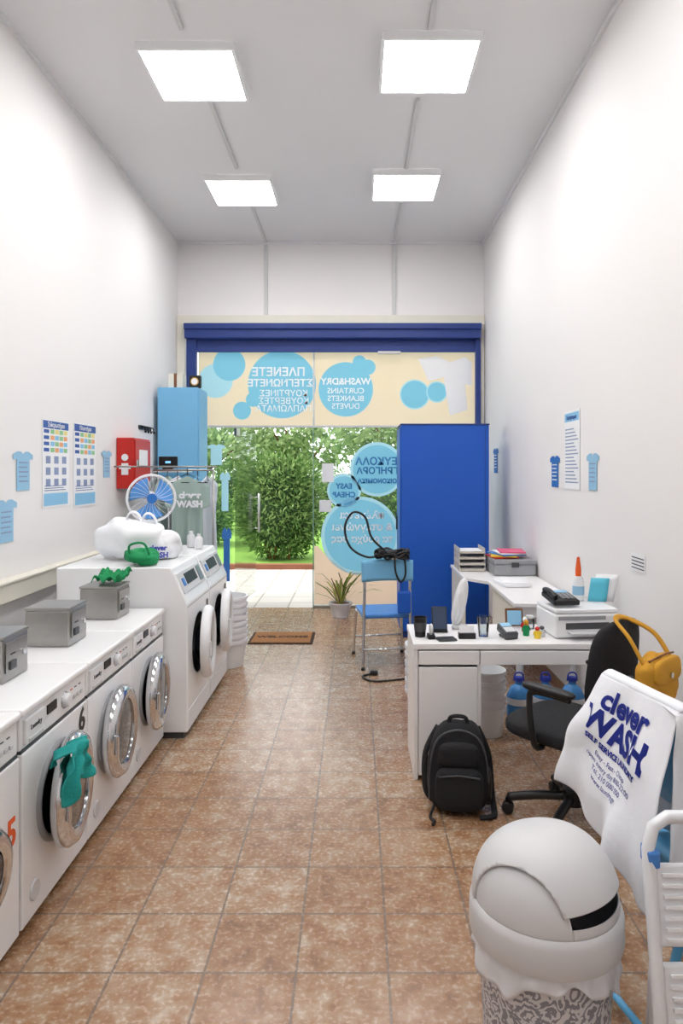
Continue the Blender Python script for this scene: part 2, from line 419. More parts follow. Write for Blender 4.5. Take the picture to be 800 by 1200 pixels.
wtxt(w1, 'txt_6', 'WASH&DRY', 405, 447, .105); wtxt(w1, 'txt_7', 'CURTAINS', 405, 458, .09, bold=.001)
wtxt(w1, 'txt_8', 'BLANKETS', 405, 467, .09, bold=.001); wtxt(w1, 'txt_9', 'DUVETS', 405, 476, .09, bold=.001)
w1.bx('rail', (-1.83, -.012, 2.095), (1.38, .02, 2.119), LGREY, .002)

w2 = G('window_2', (0, YF + .03, 0))       # fixed pane on the right
w2.bx('pane', (-.49, 0, 0.03), (1.38, .010, 2.09), GL, 0)
w2.bx('edge', (-.503, -.004, .001), (-.491, .014, 2.09), mat('glass_edge', s(130, 165, 150), .2), 0)
w2.bx('channel', (-.49, -.012, 0.001), (1.38, .022, .03), STEEL, .002)
p = [(-.485, .04), (1.375, .04), (1.375, .95)] + [W(x_, y_) for x_, y_ in ((470, 640), (440, 668), (410, 672), (385, 655), (372, 640))] + [(-.485, W(0, 640)[1])]
w2.decal('peach_print', [p], PEACH, (0, -.003, 0), (0, 0, 0))
def annulus(px, py, r1, r0):
    x, z = W(px, py); a = circ(x, z, r1 * .009877, 48); b = circ(x, z, r0 * .009877, 48)
    return [[a[i], a[(i + 1) % 48], b[(i + 1) % 48], b[i]] for i in range(48)]
def cl(poly): return [(min(max(x, -.485), 1.37), min(max(z, .05), 2.085)) for x, z in poly]
w2.decal('rings', [cl(q) for q in annulus(422, 628, 46, 42) + annulus(403, 575, 20, 17) + annulus(442, 550, 32, 28.5) + annulus(505, 560, 30, 27)], FBLUE2, (0, -.009, 0), (0, 0, 0))
w2.decal('bubbles', [cl(circpx(422, 628, 42)), cl(circpx(403, 575, 17)), cl(circpx(442, 550, 28.5)), circpx(505, 560, 27)], FBLUE, (0, -.005, 0), (0, 0, 0), .0012)
SB = mat('film_text_blue', s(50, 120, 185), .6)
wtxt(w2, 'txt_1', 'EASY', 403, 570, .085, SB, -.014); wtxt(w2, 'txt_2', 'CHEAP', 403, 580, .085, SB, -.014)
wtxt(w2, 'txt_3', 'ΕΥΚΟΛΑ', 441, 541, .12, SB, -.014); wtxt(w2, 'txt_4', 'ΓΡΗΓΟΡΑ', 442, 552, .105, SB, -.014); wtxt(w2, 'txt_5', 'ΟΙΚΟΝΟΜΙΚΑ', 442, 564, .07, SB, -.014)
wtxt(w2, 'txt_6', 'πλένεται', 424, 604, .12, TXD, -.014); wtxt(w2, 'txt_7', '& στεγνώνει', 424, 618, .12, TXD, -.014); wtxt(w2, 'txt_8', 'τα ρούχα σας', 424, 632, .11, TXD, -.014)
w2.decal('notices', [rect(*W(377, 565), *W(391, 543)), rect(*W(374, 600), *W(388, 586))], PAPER, (0, -.014, 0), (0, 0, 0))
# glass door leaf (open, pivoted outwards at left)
d1 = G('door_1', (-1.40, YF + .05, 0), rz=84)
d1.bx('leaf', (0, 0, .02), (.98, .01, 2.09), GL, 0)
d1.bx('patch_top', (0, -.012, 2.0), (.14, .022, 2.09), STEEL, .002)
d1.bx('patch_bottom', (0, -.012, .01), (.14, .022, .09), STEEL, .002)
d1.tube('handle', [(.9, -.05, .8), (.9, -.05, 1.3)], .014, STEEL)
d1.tube('handle_post_1', [(.9, -.05, .85), (.9, .0, .85)], .008, STEEL)
d1.tube('handle_post_2', [(.9, -.05, 1.25), (.9, .0, 1.25)], .008, STEEL)
TS = [(-.5, .3), (-.5, .42), (-.28, .5), (-.12, .5), (0, .43), (.12, .5), (.28, .5), (.5, .42), (.5, .3), (.33, .3), (.33, -.5), (-.33, -.5), (-.33, .3)]
w3 = G('window_3', (0, YF + .03, 0))
w3.bx('side_pane', (-1.83, 0, .03), (-1.44, .01, 2.09), GL, 0)
w3.decal('film_strip', [rect(-1.82, .04, -1.64, 1.25)], FBLUE, (0, -.004, 0), (0, 0, 0))
w3.bx('channel', (-1.83, -.012, 0.001), (-1.44, .022, .03), STEEL, .002)
w3.decal('shirt_stickers', [[(-1.62 + a * .2, 1.78 + b_ * .24) for a, b_ in TS], [(-1.52 + a * .12, 1.35 + b_ * .45) for a, b_ in TS]], FBLUE2, (0, -.008, 0), (0, 0, 0))
w3.decal('blue_sticker', [[(-1.50 + a * .11, .62 + b_ * .62) for a, b_ in TS]], MBLUE, (0, -.008, 0), (0, 0, 0))

# ------------------------------------------------------------------ outdoors
def pave_mat():
    m = bpy.data.materials.new('pavement'); m.use_nodes = True
    nt = m.node_tree; b = nt.nodes['Principled BSDF']; N = nt.nodes.new; L = nt.links.new
    tc = N('ShaderNodeTexCoord'); br = N('ShaderNodeTexBrick'); br.offset = 0; br.inputs['Scale'].default_value = 1
    br.inputs['Brick Width'].default_value = .4; br.inputs['Row Height'].default_value = .4; br.inputs['Mortar Size'].default_value = .012
    br.inputs['Color1'].default_value = s(182, 176, 168); br.inputs['Color2'].default_value = s(194, 187, 178); br.inputs['Mortar'].default_value = s(150, 142, 132)
    L(tc.outputs['Object'], br.inputs['Vector']); L(br.outputs[0], b.inputs['Base Color']); b.inputs['Roughness'].default_value = .8
    return m
solobox('pavement', (-9, YF + .05, -.1), (9, 11.2, -.01), pave_mat())
solobox('garden_kerb', (-9, 11.2, -.1), (9, 11.35, .07), mat('kerb_brick', s(135, 85, 62), .8, var=.15))
solobox('lawn', (-14, 11.36, -.1), (14, 32, .03), mat('grass', s(125, 165, 68), .9, var=.3, scale=12, bump=1))
def leaf_mat(name, c1, c2):
    m = bpy.data.materials.new(name); m.use_nodes = True
    nt = m.node_tree; nt.nodes.clear(); N = nt.nodes.new; L = nt.links.new
    o = N('ShaderNodeOutputMaterial'); d = N('ShaderNodeBsdfDiffuse'); t = N('ShaderNodeBsdfTranslucent'); x = N('ShaderNodeMixShader'); x.inputs[0].default_value = .4
    ge = N('ShaderNodeNewGeometry'); cr = N('ShaderNodeValToRGB'); cr.color_ramp.elements[0].color = c1; cr.color_ramp.elements[1].color = c2
    L(ge.outputs['Random Per Island'], cr.inputs[0]); L(cr.outputs[0], d.inputs[0]); L(cr.outputs[0], t.inputs[0])
    L(d.outputs[0], x.inputs[1]); L(t.outputs[0], x.inputs[2]); L(x.outputs[0], o.inputs[0]); return m
LEAF1 = leaf_mat('oleander_leaf', s(64, 100, 48), s(152, 178, 112))
LEAF2 = leaf_mat('tree_leaf', s(104, 134, 88), s(186, 202, 150))
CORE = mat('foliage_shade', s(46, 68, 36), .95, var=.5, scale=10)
def leaves(g, name, blobs, n, ln, wd, m):
    v = []; f = []; vol = [b[1][0] * b[1][1] * b[1][2] for b in blobs]
    for k in range(n):
        c, r = random.choices(blobs, vol)[0]
        u = Vector((random.gauss(0, 1), random.gauss(0, 1), random.gauss(0, 1))).normalized()
        rr = random.uniform(.78, 1.04)
        p = Vector((c[0] + u.x * r[0] * rr, c[1] + u.y * r[1] * rr, c[2] + u.z * r[2] * rr))
        if p.z < .06: continue
        d = (u + Vector((random.gauss(0, .8), random.gauss(0, .8), random.gauss(.15, .8)))).normalized()
        sd = d.cross(Vector((random.random(), random.random(), random.random() + .1))).normalized()
        l = ln * random.uniform(.6, 1.2); w = wd * random.uniform(.7, 1.2)
        b = len(v); q4 = [p, p + d * l * .5 + sd * w, p + d * l, p + d * l * .5 - sd * w]
        for q in q4: q.z = max(q.z, .035)
        v += q4; f.append((b, b + 1, b + 2, b + 3))
    g.mesh(name, v, f, m)
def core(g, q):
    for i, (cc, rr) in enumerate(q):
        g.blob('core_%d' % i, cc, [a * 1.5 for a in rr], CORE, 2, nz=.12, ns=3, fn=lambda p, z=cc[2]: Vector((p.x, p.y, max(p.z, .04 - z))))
b = G('oleander_bush', (-1.36, 12.2, 0))
bb = [((0, 0, .92), (.72, .6, .85)), ((-.3, .2, 1.15), (.5, .5, .72)), ((.3, .1, .95), (.5, .5, .85)), ((.05, -.1, 1.35), (.45, .4, .5))]
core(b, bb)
for i in range(7): b.tube('stem_%d' % i, [(random.uniform(-.2, .2), random.uniform(-.2, .2), 0.055), (random.uniform(-.4, .4), random.uniform(-.4, .4), 1.0)], .02, WOOD)
leaves(b, 'leaves', bb, 9000, .12, .020, LEAF1)
def bush(x, y, rx, rz, n, ll=.12, mm=LEAF1):
    g = G('garden_shrub', (x, y, 0)); q = [((0, 0, rz * .5), (rx, .7, rz * .5)), ((rx * .3, .2, rz * .62), (rx * .6, .6, rz * .45))]
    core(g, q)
    g.tube('stem', [(0, 0, .065), (0, 0, rz * .5)], .03, WOOD); leaves(g, 'leaves', q, n, ll, .028, mm)
bush(-3.3, 14.4, .7, 1.2, 2600); bush(.65, 13.6, .9, 1.3, 3400); bush(2.5, 13.6, .9, 1.5, 3000)
def tree(x, y, h, r, n):
    g = G('garden_tree', (x, y, 0))
    g.tube('trunk', [(0, 0, .11), (.08, 0, h * .35), (-.05, .05, h * .7)], .07, WOOD, True)
    q = [((random.uniform(-.6, .6) * r, random.uniform(-.4, .4) * r, h * random.uniform(.55, .95)), (r * .6, r * .55, h * .17)) for _ in range(6)]
    for i, (cc, rr) in enumerate(q): g.tube('branch_%d' % i, [(0, 0, h * .45), (cc[0] * .6, cc[1] * .6, cc[2] * .85), cc], .025, WOOD, True)
    leaves(g, 'leaves', q, n, .22, .055, LEAF2)
for a in ((-4.0, 17.5, 3.0, 1.6, 2600), (-1.6, 19, 2.9, 1.6, 2600), (1.1, 19.5, 3.0, 1.7, 2800), (4.0, 18, 3.2, 1.8, 2200), (-6.2, 20, 3.3, 2, 1800)): tree(*a)
bush(-3.1, 22, 2.2, 1.9, 2200, .22, LEAF2); bush(.6, 23, 2.4, 1.8, 2200, .22, LEAF2); bush(3.9, 22, 2.2, 1.9, 1800, .22, LEAF2)

# ------------------------------------------------------------------ washing machines
def porthole_door(g, cz, r, ang, y0=0.0, ring=CHROME, hinge=1):
    """door assembly built about its hinge, parent empty rotated"""
    h = bpy.data.objects.new('door_hinge', None); link(h); h.parent = g.o
    h.location = (hinge * (r + .005), y0, cz); h.rotation_euler = (0, 0, radians(hinge * ang))
    class S(G):
        def __init__(self): self.o = h
    d = S(); cx = -hinge * (r + .005)
    R = (90, 0, 0)
    d.lathe('door_frame', [(r - .055, .0), (r - .012, .0), (r, .012), (r, .035), (r - .015, .055), (r - .04, .062), (r - .062, .05), (r - .065, .02), (r - .055, 0)], ring, (cx, -.004, 0), R, 56)
    d.lathe('glass_bowl', [(0, -.05), (r * .35, -.045), (r * .55, -.02), (r - .062, .03), (r - .064, .045), (r * .5, .05), (0, .052)], DGLASS, (cx, -.004, 0), R, 48)
    d.box('door_catch', (cx - hinge * (r - .02), -.068, 0), (.02, .012, .09), ring, .004)
    return d

def washer(y, number=None, ang=0, w=.57, dr_=.205, nx=.20, nz_=.565, col=None):
    g = G('washing_machine', (-1.135, y, 0), rz=90)
    H = .785; hr = dr_ - .04
    o = g.bx('body', (-w / 2, 0, .03), (w / 2, .6, .63), WHITE, 0)
    cut = G('c', (0, 0, 0)); cc = cut.cyl('cutter', (0, 0, 0), hr, .5, None, (90, 0, 0), seg=48)
    cc.parent = g.o; cc.location = (0, .1, .39); boolean_cut(o, cc); bpy.data.objects.remove(cut.o)
    md = o.modifiers.new('b', 'BEVEL'); md.width = .006; md.segments = 2; md.limit_method = 'ANGLE'; md.angle_limit = radians(60)
    g.lathe('drum', [(hr - .001, 0), (hr - .001, -.01), (hr - .015, -.03), (hr - .01, -.05), (hr - .003, -.24), (.0, -.245)], DRUM, (0, 0, .39), (90, 0, 0), 48)
    g.torus('gasket', (0, .0, .39), hr + .003, .014, GREY, (90, 0, 0))
    g.bx('panel_gap', (-w / 2 + .004, .006, .628), (w / 2 - .004, .59, .642), DGREY, 0)
    g.prism('control_fascia', [(-w / 2, .64), (w / 2, .64), (w / 2, .755), (-w / 2, .755)], .58, WHITE, (0, .008, 0), (0, 0, 0), .006)
    g.bx('top_lid', (-w / 2 - .003, -.006, .757), (w / 2 + .003, .6, H), WHITE, .01, 3)
    g.bx('drawer', (-w / 2 + .02, -.004, .655), (-w / 2 + .17, .02, .742), WPLAS, .004)
    g.bx('drawer_grip', (-w / 2 + .04, -.007, .66), (-w / 2 + .15, .02, .672), LGREY, .002)
    g.bx('display', (-.08, .003, .695), (.0, .02, .73), BLACK, .002)
    g.cyl('program_dial', (.075, 0, .70), .026, .03, WPLAS, (90, 0, 0), bev=.004)
    g.torus('dial_ring', (.075, .007, .70), .03, .003, CHROME, (90, 0, 0))
    for i in range(4): g.box('button_%d' % i, (.135 + i * .033, .006, .685), (.02, .01, .014), LGREY, .002)
    for i in range(3): g.box('led_%d' % i, (.14 + i * .04, .007, .72), (.018, .003, .004), RED if i == 0 else DGREY, 0)
    g.text('badge', 'Laundry', (-w / 2 + .095, -.0055, .705), .026, DGREY)
    if number: g.text('number_label', number, (nx, -.002, nz_), .13, col or BLACK, bold=.003)
    g.bx('kick_plate', (-w / 2 + .01, .004, .031), (w / 2 - .01, .02, .10), WPLAS, .004)
    g.cyl('pump_cover', (-w / 2 + .09, -.001, .12), .035, .012, LGREY, (90, 0, 0), bev=.003)
    for i, (a, bq) in enumerate(((-1, .05), (1, .05), (-1, .55), (1, .55))): g.cyl('foot_%d' % i, (a * (w / 2 - .05), bq, .015), .02, .03, BLACK)
    porthole_door(g, .39, dr_, ang, 0)
    return g
washer(1.46, '4', 0, dr_=.14); washer(2.05, '5', 0, dr_=.135, nx=.225, nz_=.40, col=ORANGE)
W5 = washer(2.635, '6', 7, nx=.225, nz_=.565); washer(3.215, None, 3); washer(3.795, None, 5)

def dryer(y, num):
    g = G('tumble_dryer', (-1.0, y, 0), rz=90); w = .62; D = .78
    prof = [(0, .04), (D, .04), (D, 1.02), (.10, 1.02), (.0, .80)]
    n = len(prof); v = [(-w / 2, a, b_) for a, b_ in prof] + [(w / 2, a, b_) for a, b_ in prof]
    f = [tuple(range(n)), tuple(reversed(range(n, 2 * n)))] + [(i, i + n, (i + 1) % n + n, (i + 1) % n) for i in range(n)]
    me = bpy.data.meshes.new('body'); me.from_pydata(v, [], f); bm = bmesh.new(); bm.from_mesh(me); bmesh.ops.recalc_face_normals(bm, faces=bm.faces); bm.to_mesh(me); bm.free()
    o = g.add('body', me, WHITE)
    cut = G('c'); cc = cut.cyl('cutter', (0, 0, 0), .185, .5, None, (90, 0, 0), seg=48); cc.parent = g.o; cc.location = (0, .1, .51); boolean_cut(o, cc); bpy.data.objects.remove(cut.o)
    md = o.modifiers.new('b', 'BEVEL'); md.width = .008; md.segments = 2; md.limit_method = 'ANGLE'; md.angle_limit = radians(20)
    g.lathe('drum', [(.184, 0), (.184, -.01), (.17, -.03), (.18, -.24), (0, -.245)], DRUM, (0, 0, .51), (90, 0, 0), 48)
    tilt = math.degrees(math.atan2(.10, .22))
    def onp(nm, x, u, d, m, th=.008):
        L_ = math.hypot(.1, .22); yy = .1 * u / L_; zz = .8 + .22 * u / L_
        g.box(nm, (x, yy - .003, zz), (d[0], th, d[1]), m, .002, (-tilt, 0, 0))
    onp('control_strip', 0, .13, (.56, .13), LGREY); onp('display_window', -.02, .14, (.26, .07), BLACK, .014)
    onp('coin_slot', .2, .13, (.09, .10), STEEL, .016); onp('start_button', -.21, .13, (.05, .05), MBLUE, .018)
    g.bx('seam', (-w / 2 + .006, -.001, .782), (w / 2 - .006, .01, .788), GREY, 0)
    g.bx('kick_plate', (-w / 2 + .01, -.003, .05), (w / 2 - .01, .01, .17), WPLAS, .003)
    g.bx('plinth', (-w / 2 + .02, .03, 0), (w / 2 - .02, D - .03, .04), DGREY, 0)
    if num: g.text('number_label', num, (.22, -.003, .70), .1, BLACK, bold=.003)
    porthole_door(g, .51, .225, 6, 0, WPLAS)
    return g
dryer(4.415, '8'); dryer(5.045, '9')

# coin boxes
def coinbox(y, x=-1.40):
    g = G('coin_box', (x, y, .785), rz=90, scale=.93)
    g.bx('case', (-.11, -.11, 0.001), (.11, .11, .18), STEEL, .008)
    g.bx('lid', (-.113, -.113, .181), (.113, .113, .195), STEEL, .004)
    g.bx('face_plate', (-.09, -.117, .04), (.09, -.111, .165), STEEL, .003)
    g.cyl('lock', (.05, -.12, .10), .014, .012, CHROME, (90, 0, 0)); g.bx('coin_slot', (-.06, -.119, .11), (-.02, -.1165, .115), BLACK, 0)
    g.bx('return_cup', (-.07, -.125, .05), (-.02, -.1175, .085), DGREY, .002)
coinbox(2.72, -1.44); coinbox(3.28, -1.42); coinbox(3.86)

# teal cloth on washer door
tc = G('teal_cloth', (-.995, 2.48, .62), scale=.86)
def tf(u, v):
    x = .014 * sin(v * 5 + u * 9) + .022 * noise.noise(Vector((u * 5, v * 5, 1)))
    a = (v - .28)
    z = -.27 * abs(a) * (1.0 - .25 * u) - .02 * sin(u * 9) * v
    xx = x + (-.085 if v < .28 else 0.012) * min(1, abs(a) * 6)
    yy = (u - .5) * (.15 + .12 * v) + .015 * sin(v * 7) - .03 * v
    return (xx, yy, z)
tc.surf('drape', tf, 30, 34, TEAL, .006)

# green cloth
gc = G('green_cloth', (-1.37, 3.89, .972))
def gf(u, v):
    a = v - .4
    return ((u - .5) * .16 + .02 * sin(v * 6), (.19 * a if a > 0 else .26 * a), .01 + .06 * abs(noise.noise(Vector((u * 5, v * 6, 3)))) + .03 * sin(u * 8) ** 2)
gc.surf('heap', gf, 26, 26, GREEN, .005)
gc2 = G('green_fabric_bag', (-1.30, 4.23, 1.022))
gc2.blob('heap', (0, 0, .05), (.22, .2, .10), GREEN, 2, nz=.035, ns=14, fn=lambda q: Vector((q.x, q.y, max(q.z, -.048))))
gc2.tube('handle', [(-.06, -.08, .07), (-.05, -.1, .13), (.03, -.1, .14), (.06, -.08, .07)], .007, GREEN, True)

# white plastic bag heap
pb = G('laundry_bag', (-1.46, 4.52, 1.022))
fl = lambda q: Vector((q.x, q.y, max(q.z, -.118)))
pb.blob('bag_body', (0, 0, .12), (.44, .34, .27), BAGP, 2.4, nz=.04, ns=6, seed=2, seg=72, rings=44, fn=fl)
pb.blob('bag_side', (.16, .05, .09), (.28, .3, .20), BAGP, 2.4, nz=.03, ns=8, seed=6, seg=60, rings=36, fn=lambda q: Vector((q.x, q.y, max(q.z, -.088))))
for k, (ax, ay, az) in enumerate(((.02, -.04, .30), (.10, .02, .285))):
    pb.surf('handle_%d' % k, lambda u, v, ax=ax, ay=ay, az=az: (ax + .05 * cos(u * pi) + .01 * sin(v * 5), ay + (v - .5) * .05, az - .07 + .075 * sin(u * pi) + .01 * v), 20, 6, BAGP, .003)
pb.text('print', 'clever\nWASH', (.20, -.125, .06), .045, INK, rot=(80, 0, 10), bold=.002)

# desk fan on the dryer
fn_ = G('desk_fan', (-1.52, 5.13, 1.022), rz=22)
fn_.lathe('base', [(0, 0.001), (.10, 0.001), (.105, .01), (.09, .025), (.03, .04), (0, .042)], WPLAS)
fn_.cyl('stem', (0, .02, .12), .016, .18, WPLAS)
fn_.cyl('motor', (0, .055, .37), .05, .11, WPLAS, (90, 0, 0), bev=.02); fn_.cyl('neck', (0, .035, .24), .022, .12, WPLAS)
R_ = .175
for r in (R_, R_ * .96): fn_.torus('rim_%d' % int(r * 1000), (0, -.02, .37), r, .006, WPLAS, (90, 0, 0))
for sgn, nm in ((1, 'front'), (-1, 'rear')):
    for i in range(24):
        a = 2 * pi * i / 24; pts = []
        for k in range(5):
            q = k / 4; rr = .035 + (R_ - .035) * q; dy = -.02 - sgn * .045 * (1 - q ** 3)
            pts.append((rr * cos(a + .25 * q), dy, .37 + rr * sin(a + .25 * q)))
        fn_.tube('%s_wire_%d' % (nm, i), pts, .0013, WPLAS, seg=5)
FANB = mat('fan_blade_blue', s(90, 155, 225), .3)
for i in range(3):
    a = 2 * pi * i / 3 + .4; P = []
    def bf(u, v, a=a):
        rr = .03 + .125 * u; an = a + (v - .5) * (1.1 + .4 * u); return (rr * cos(an), -.02 + (v - .5) * .03, .37 + rr * sin(an))
    fn_.surf('blade_%d' % i, bf, 8, 8, FANB, .002)
fn_.cyl('hub', (0, -.066, .37), .036, .012, SIGND, (90, 0, 0), bev=.004)

# bottles on dryer
def bottle(name, x, y, z, r, h, m, capm, rz=0):
    g = G(name, (x, y, z), rz)
    g.lathe('body', [(0, 0.001), (r, 0.001), (r, h * .65), (r * .85, h * .75), (r * .4, h * .85), (r * .38, h * .9), (0, h * .9)], m)
    g.lathe('cap', [(r * .45, h * .86), (r * .45, h), (0, h)], capm); return g
bottle('detergent_bottle', -1.16, 5.10, 1.022, .03, .11, WPLAS, WPLAS); bottle('detergent_bottle', -1.24, 5.2, 1.022, .03, .12, LGREY, WPLAS)

# clothes rack with shirts
cr_ = G('garment_rack', (-1.58, 6.2, 0))
cr_.tube('rail', [(-.24, 0, 1.60), (.30, 0, 1.60)], .009, STEEL)
for x in (-.24, .30):
    cr_.tube('post_%d' % int(x * 100), [(x, 0, .03), (x, 0, 1.60)], .009, STEEL); cr_.tube('foot_%d' % int(x * 100), [(x, -.22, .03), (x, .22, .03)], .013, STEEL)
CL2 = [mat('shirt_grey', s(150, 160, 165), .85), mat('shirt_sage', s(158, 178, 172), .85), CLOTH, mat('shirt_dark', s(60, 70, 80), .85), LBLUE, mat('shirt_pale', s(205, 215, 222), .85)]
for i in range(6):
    x0 = -.20 + i * .09; yy = .0
    cr_.tube('hanger_%d' % i, [(x0 + .0, 0, 1.615), (x0, .0, 1.56), (x0 + .04, -.16, 1.51), (x0 - .04, .16, 1.51), (x0, 0, 1.56)], .004, BLACK)
    def shf(u, v, x0=x0, i=i):
        y_ = (u - .5) * (.42 if v < .25 else .34); sh_ = -.10 * abs(u - .5) * 1.6
        return (x0 + .03 * sin(u * 12 + i) * (v + .2) + .10 * (u - .5), y_, 1.55 + sh_ - v * (.62 + .05 * (i % 3)))
    cr_.surf('shirt_%d' % i, shf, 20, 16, CL2[i], .012)
bgs = G('hanging_tshirt', (-1.43, 5.86, .95))
def ts(u, v):
    hw = .19 if v < .3 else .135
    return ((u - .5) * 2 * hw, .018 * sin(u * 17 + v * 2) * (v + .2), .60 - v * .60 - .16 * abs(u - .5) + .01 * sin(u * 9) * v)
bgs.surf('shirt', ts, 40, 24, CL2[1], .006)
bgs.text('print', 'clever\nWASH', (.03, -.034, .40), .075, CLOTH, rot=(90, 0, 0), bold=.004)
bgs.tube('hanger', [(0, 0, .67), (0, 0, .62), (-.17, 0, .545), (.17, 0, .545), (0, 0, .62)], .004, BLACK)
bgs.tube('rail', [(-.42, .0, .68), (.25, 0, .68)], .007, STEEL); bgs.tube('rail_arm', [(-.42, 0, .68), (-.62, 0, .68)], .007, STEEL)

# tall light-blue cabinet
lc = G('tall_cabinet', (-1.82, 7.2, 0))
lc.bx('carcass', (-.19, -.2, 0.03), (.22, .2, 2.44), LBLUE, .006); lc.bx('door', (.2205, -.19, .06), (.232, .19, 2.42), LBLUE, .004)
lc.bx('plinth', (-.18, -.18, 0), (.2, .18, .03), DGREY, 0); lc.tube('handle', [(.25, -.12, 1.1), (.25, -.12, 1.3)], .008, STEEL)
lc.bx('seam', (-.18, -.203, 1.22), (.215, -.2005, 1.225), MBLUE, 0)
bx_ = G('storage_box', (-1.80, 7.18, 2.442)); bx_.bx('carton', (-.13, -.08, 0), (.02, .08, .15), CREAM, .003); bx_.bx('tape', (-.07, -.082, .0), (-.04, .082, .152), WOOD, 0)
ck = G('alarm_clock', (-1.74, 7.10, 2.442)); ck.bx('case', (.03, -.03, 0), (.15, .03, .13), BLACK, .01); ck.cyl('face', (.09, -.033, .065), .042, .006, mat('brass', s(200, 160, 80), .3, .9), (90, 0, 0)); ck.cyl('dial', (.09, -.037, .065), .032, .006, PAPER, (90, 0, 0))
# shelf with small monitor
sf = G('wall_shelf', (XL, 6.72, 1.58)); sf.bx('board', (.002, -.2, 0), (.42, .2, .02), LAM, .003)
sf.bx('bracket_1', (.002, -.12, -.14), (.02, -.1, 0), STEEL, 0); sf.bx('bracket_2', (.002, .1, -.14), (.02, .12, 0), STEEL, 0)
mo = G('digital_display', (-1.80, 6.62, 1.602)); mo.bx('screen', (-.09, 0, .02), (.09, .02, .13), BLACK, .004); mo.bx('foot', (-.05, -.02, 0), (.05, .04, .02), BLACK, .003); mo.box('blue_glow', (0, -.002, .075), (.05, .003, .02), mat('lcd', s(120, 190, 240), .3, emis=1.0), 0)

# red fire cabinet
fc = G('fire_hose_cabinet', (XL, 6.17, 1.66))
fc.bx('case', (.002, -.23, -.22), (.15, .23, .22), RED, .006); fc.bx('door', (.151, -.215, -.205), (.162, .215, .205), RED, .004)
fc.bx('window', (.1625, -.12, -.02), (.166, .12, .12), PAPER, .001); fc.bx('latch', (.1625, -.2, -.03), (.18, -.175, .03), CHROME, .003)
fc.decal('hydrant_icon', [circ(0, .05, .03, 20), rect(-.03, -.1, .03, 0), rect(-.05, -.05, .05, -.02)], PAPER, (.075, -.232, 0), (0, 0, 0), .0005)
# hooks
hk = G('wall_hooks', (XL, 6.72, 2.0))
hk.bx('rail', (.002, -.18, -.01), (.014, .18, .03), BLACK, .002)
for i in range(4): hk.tube('hook_%d' % i, [(.014, -.14 + i * .09, .02), (.05, -.14 + i * .09, .01), (.055, -.14 + i * .09, -.04), (.07, -.14 + i * .09, -.02)], .006, BLACK, True)

# posters on walls. rz=90 -> local -Y faces +X (left wall); rz=-90 -> faces -X (right wall)
PB = mat('poster_blue', s(60, 95, 165), .6); PC = [mat('poster_g', s(150, 200, 150), .6), mat('poster_o', s(235, 170, 120), .6), mat('poster_c', s(140, 195, 230), .6), mat('poster_y', s(235, 220, 140), .6)]
PT = mat('poster_text', s(140, 155, 190), .6)
def poster(y, z0, z1, w, title, side='L', kind=0):
    g = G('wall_poster', (XL + .003, y, z0) if side == 'L' else (XR - .003, y, z0), rz=90 if side == 'L' else -90)
    H = z1 - z0
    g.bx('sheet', (-w / 2, -.002, 0), (w / 2, 0, H), PAPER, 0)
    if kind == 0:
        g.decal('header', [rect(-w / 2 + .01, H * .90, w / 2 - .01, H * .985)], PB, (0, -.003, 0), (0, 0, 0))
        g.text('title', title, (0, -.0045, H * .94), .045, PAPER)
        cols = [[], [], [], []]
        for r in range(4):
            for c_ in range(4):
                cols[(r + c_) % 3 if r else 3 * (c_ % 2)].append(rect(-w / 2 + .12 + c_ * (w - .14) / 4, H * (.84 - r * .07), -w / 2 + .11 + (c_ + 1) * (w - .14) / 4, H * (.89 - r * .07)))
        for i, pl in enumerate(cols):
            if pl: g.decal('cells_%d' % i, pl, PC[i], (0, -.003, 0), (0, 0, 0))
        g.decal('side_labels', [rect(-w / 2 + .02, H * (.845 - r * .07), -w / 2 + .10, H * (.885 - r * .07)) for r in range(4)], PB, (0, -.003, 0), (0, 0, 0))
        g.decal('diagrams', [rect(-w / 2 + .05 + c_ * w * .3, H * (.5 - r * .13), -w / 2 + .05 + c_ * w * .3 + .07, H * (.5 - r * .13) + .05) for r in range(3) for c_ in range(3)], PT, (0, -.003, 0), (0, 0, 0))
        g.decal('band', [rect(-w / 2 + .02, H * .02, w / 2 - .02, H * .16)], PC[2], (0, -.003, 0), (0, 0, 0))
        g.decal('text_lines', [rect(-w / 2 + .03, H * (.19 + k * .025), w / 2 - .06 - .03 * (k % 3), H * (.197 + k * .025)) for k in range(3)], PB, (0, -.0035, 0), (0, 0, 0))
    else:
        g.decal('border', [rect(-w / 2 + .015, H * .86, w / 2 - .015, H * .97)], PC[2], (0, -.003, 0), (0, 0, 0))
        g.decal('text_lines', [rect(-w / 2 + .03, H * (.08 + k * .045), w / 2 - .03 - .03 * (k % 4), H * (.095 + k * .045)) for k in range(16)], PT, (0, -.003, 0), (0, 0, 0))
        g.text('title', title, (0, -.0045, H * .91), .04, PB)
poster(4.74, 1.35, 1.94, .42, 'Σιδερωτήριο'); poster(5.25, 1.33, 1.95, .43, 'Πλυντήριο')
poster(4.73, 1.47, 2.01, .34, 'Πρόγραμμα', 'R', 1)
def tsign(y, z, w, h, side, m, txt='WASH', tm=None):
    g = G('tshirt_sign', (XL + .003, y, z) if side == 'L' else (XR - .003, y, z), rz=90 if side == 'L' else -90)
    g.prism('plate', [(a * w, b_ * h) for a, b_ in TS], .002, m, (0, -.003, 0))
    g.decal('lines', [rect(-.24 * w, h * (.2 - k * .12), .24 * w - .05 * w * (k % 2), h * (.235 - k * .12)) for k in range(5)], tm or PT, (0, -.0045, 0), (0, 0, 0))
tsign(4.27, 1.595, .25, .24, 'L', SIGNB); tsign(4.06, 1.30, .26, .25, 'L', SIGNB); tsign(5.70, 1.65, .22, .22, 'L', SIGNB)
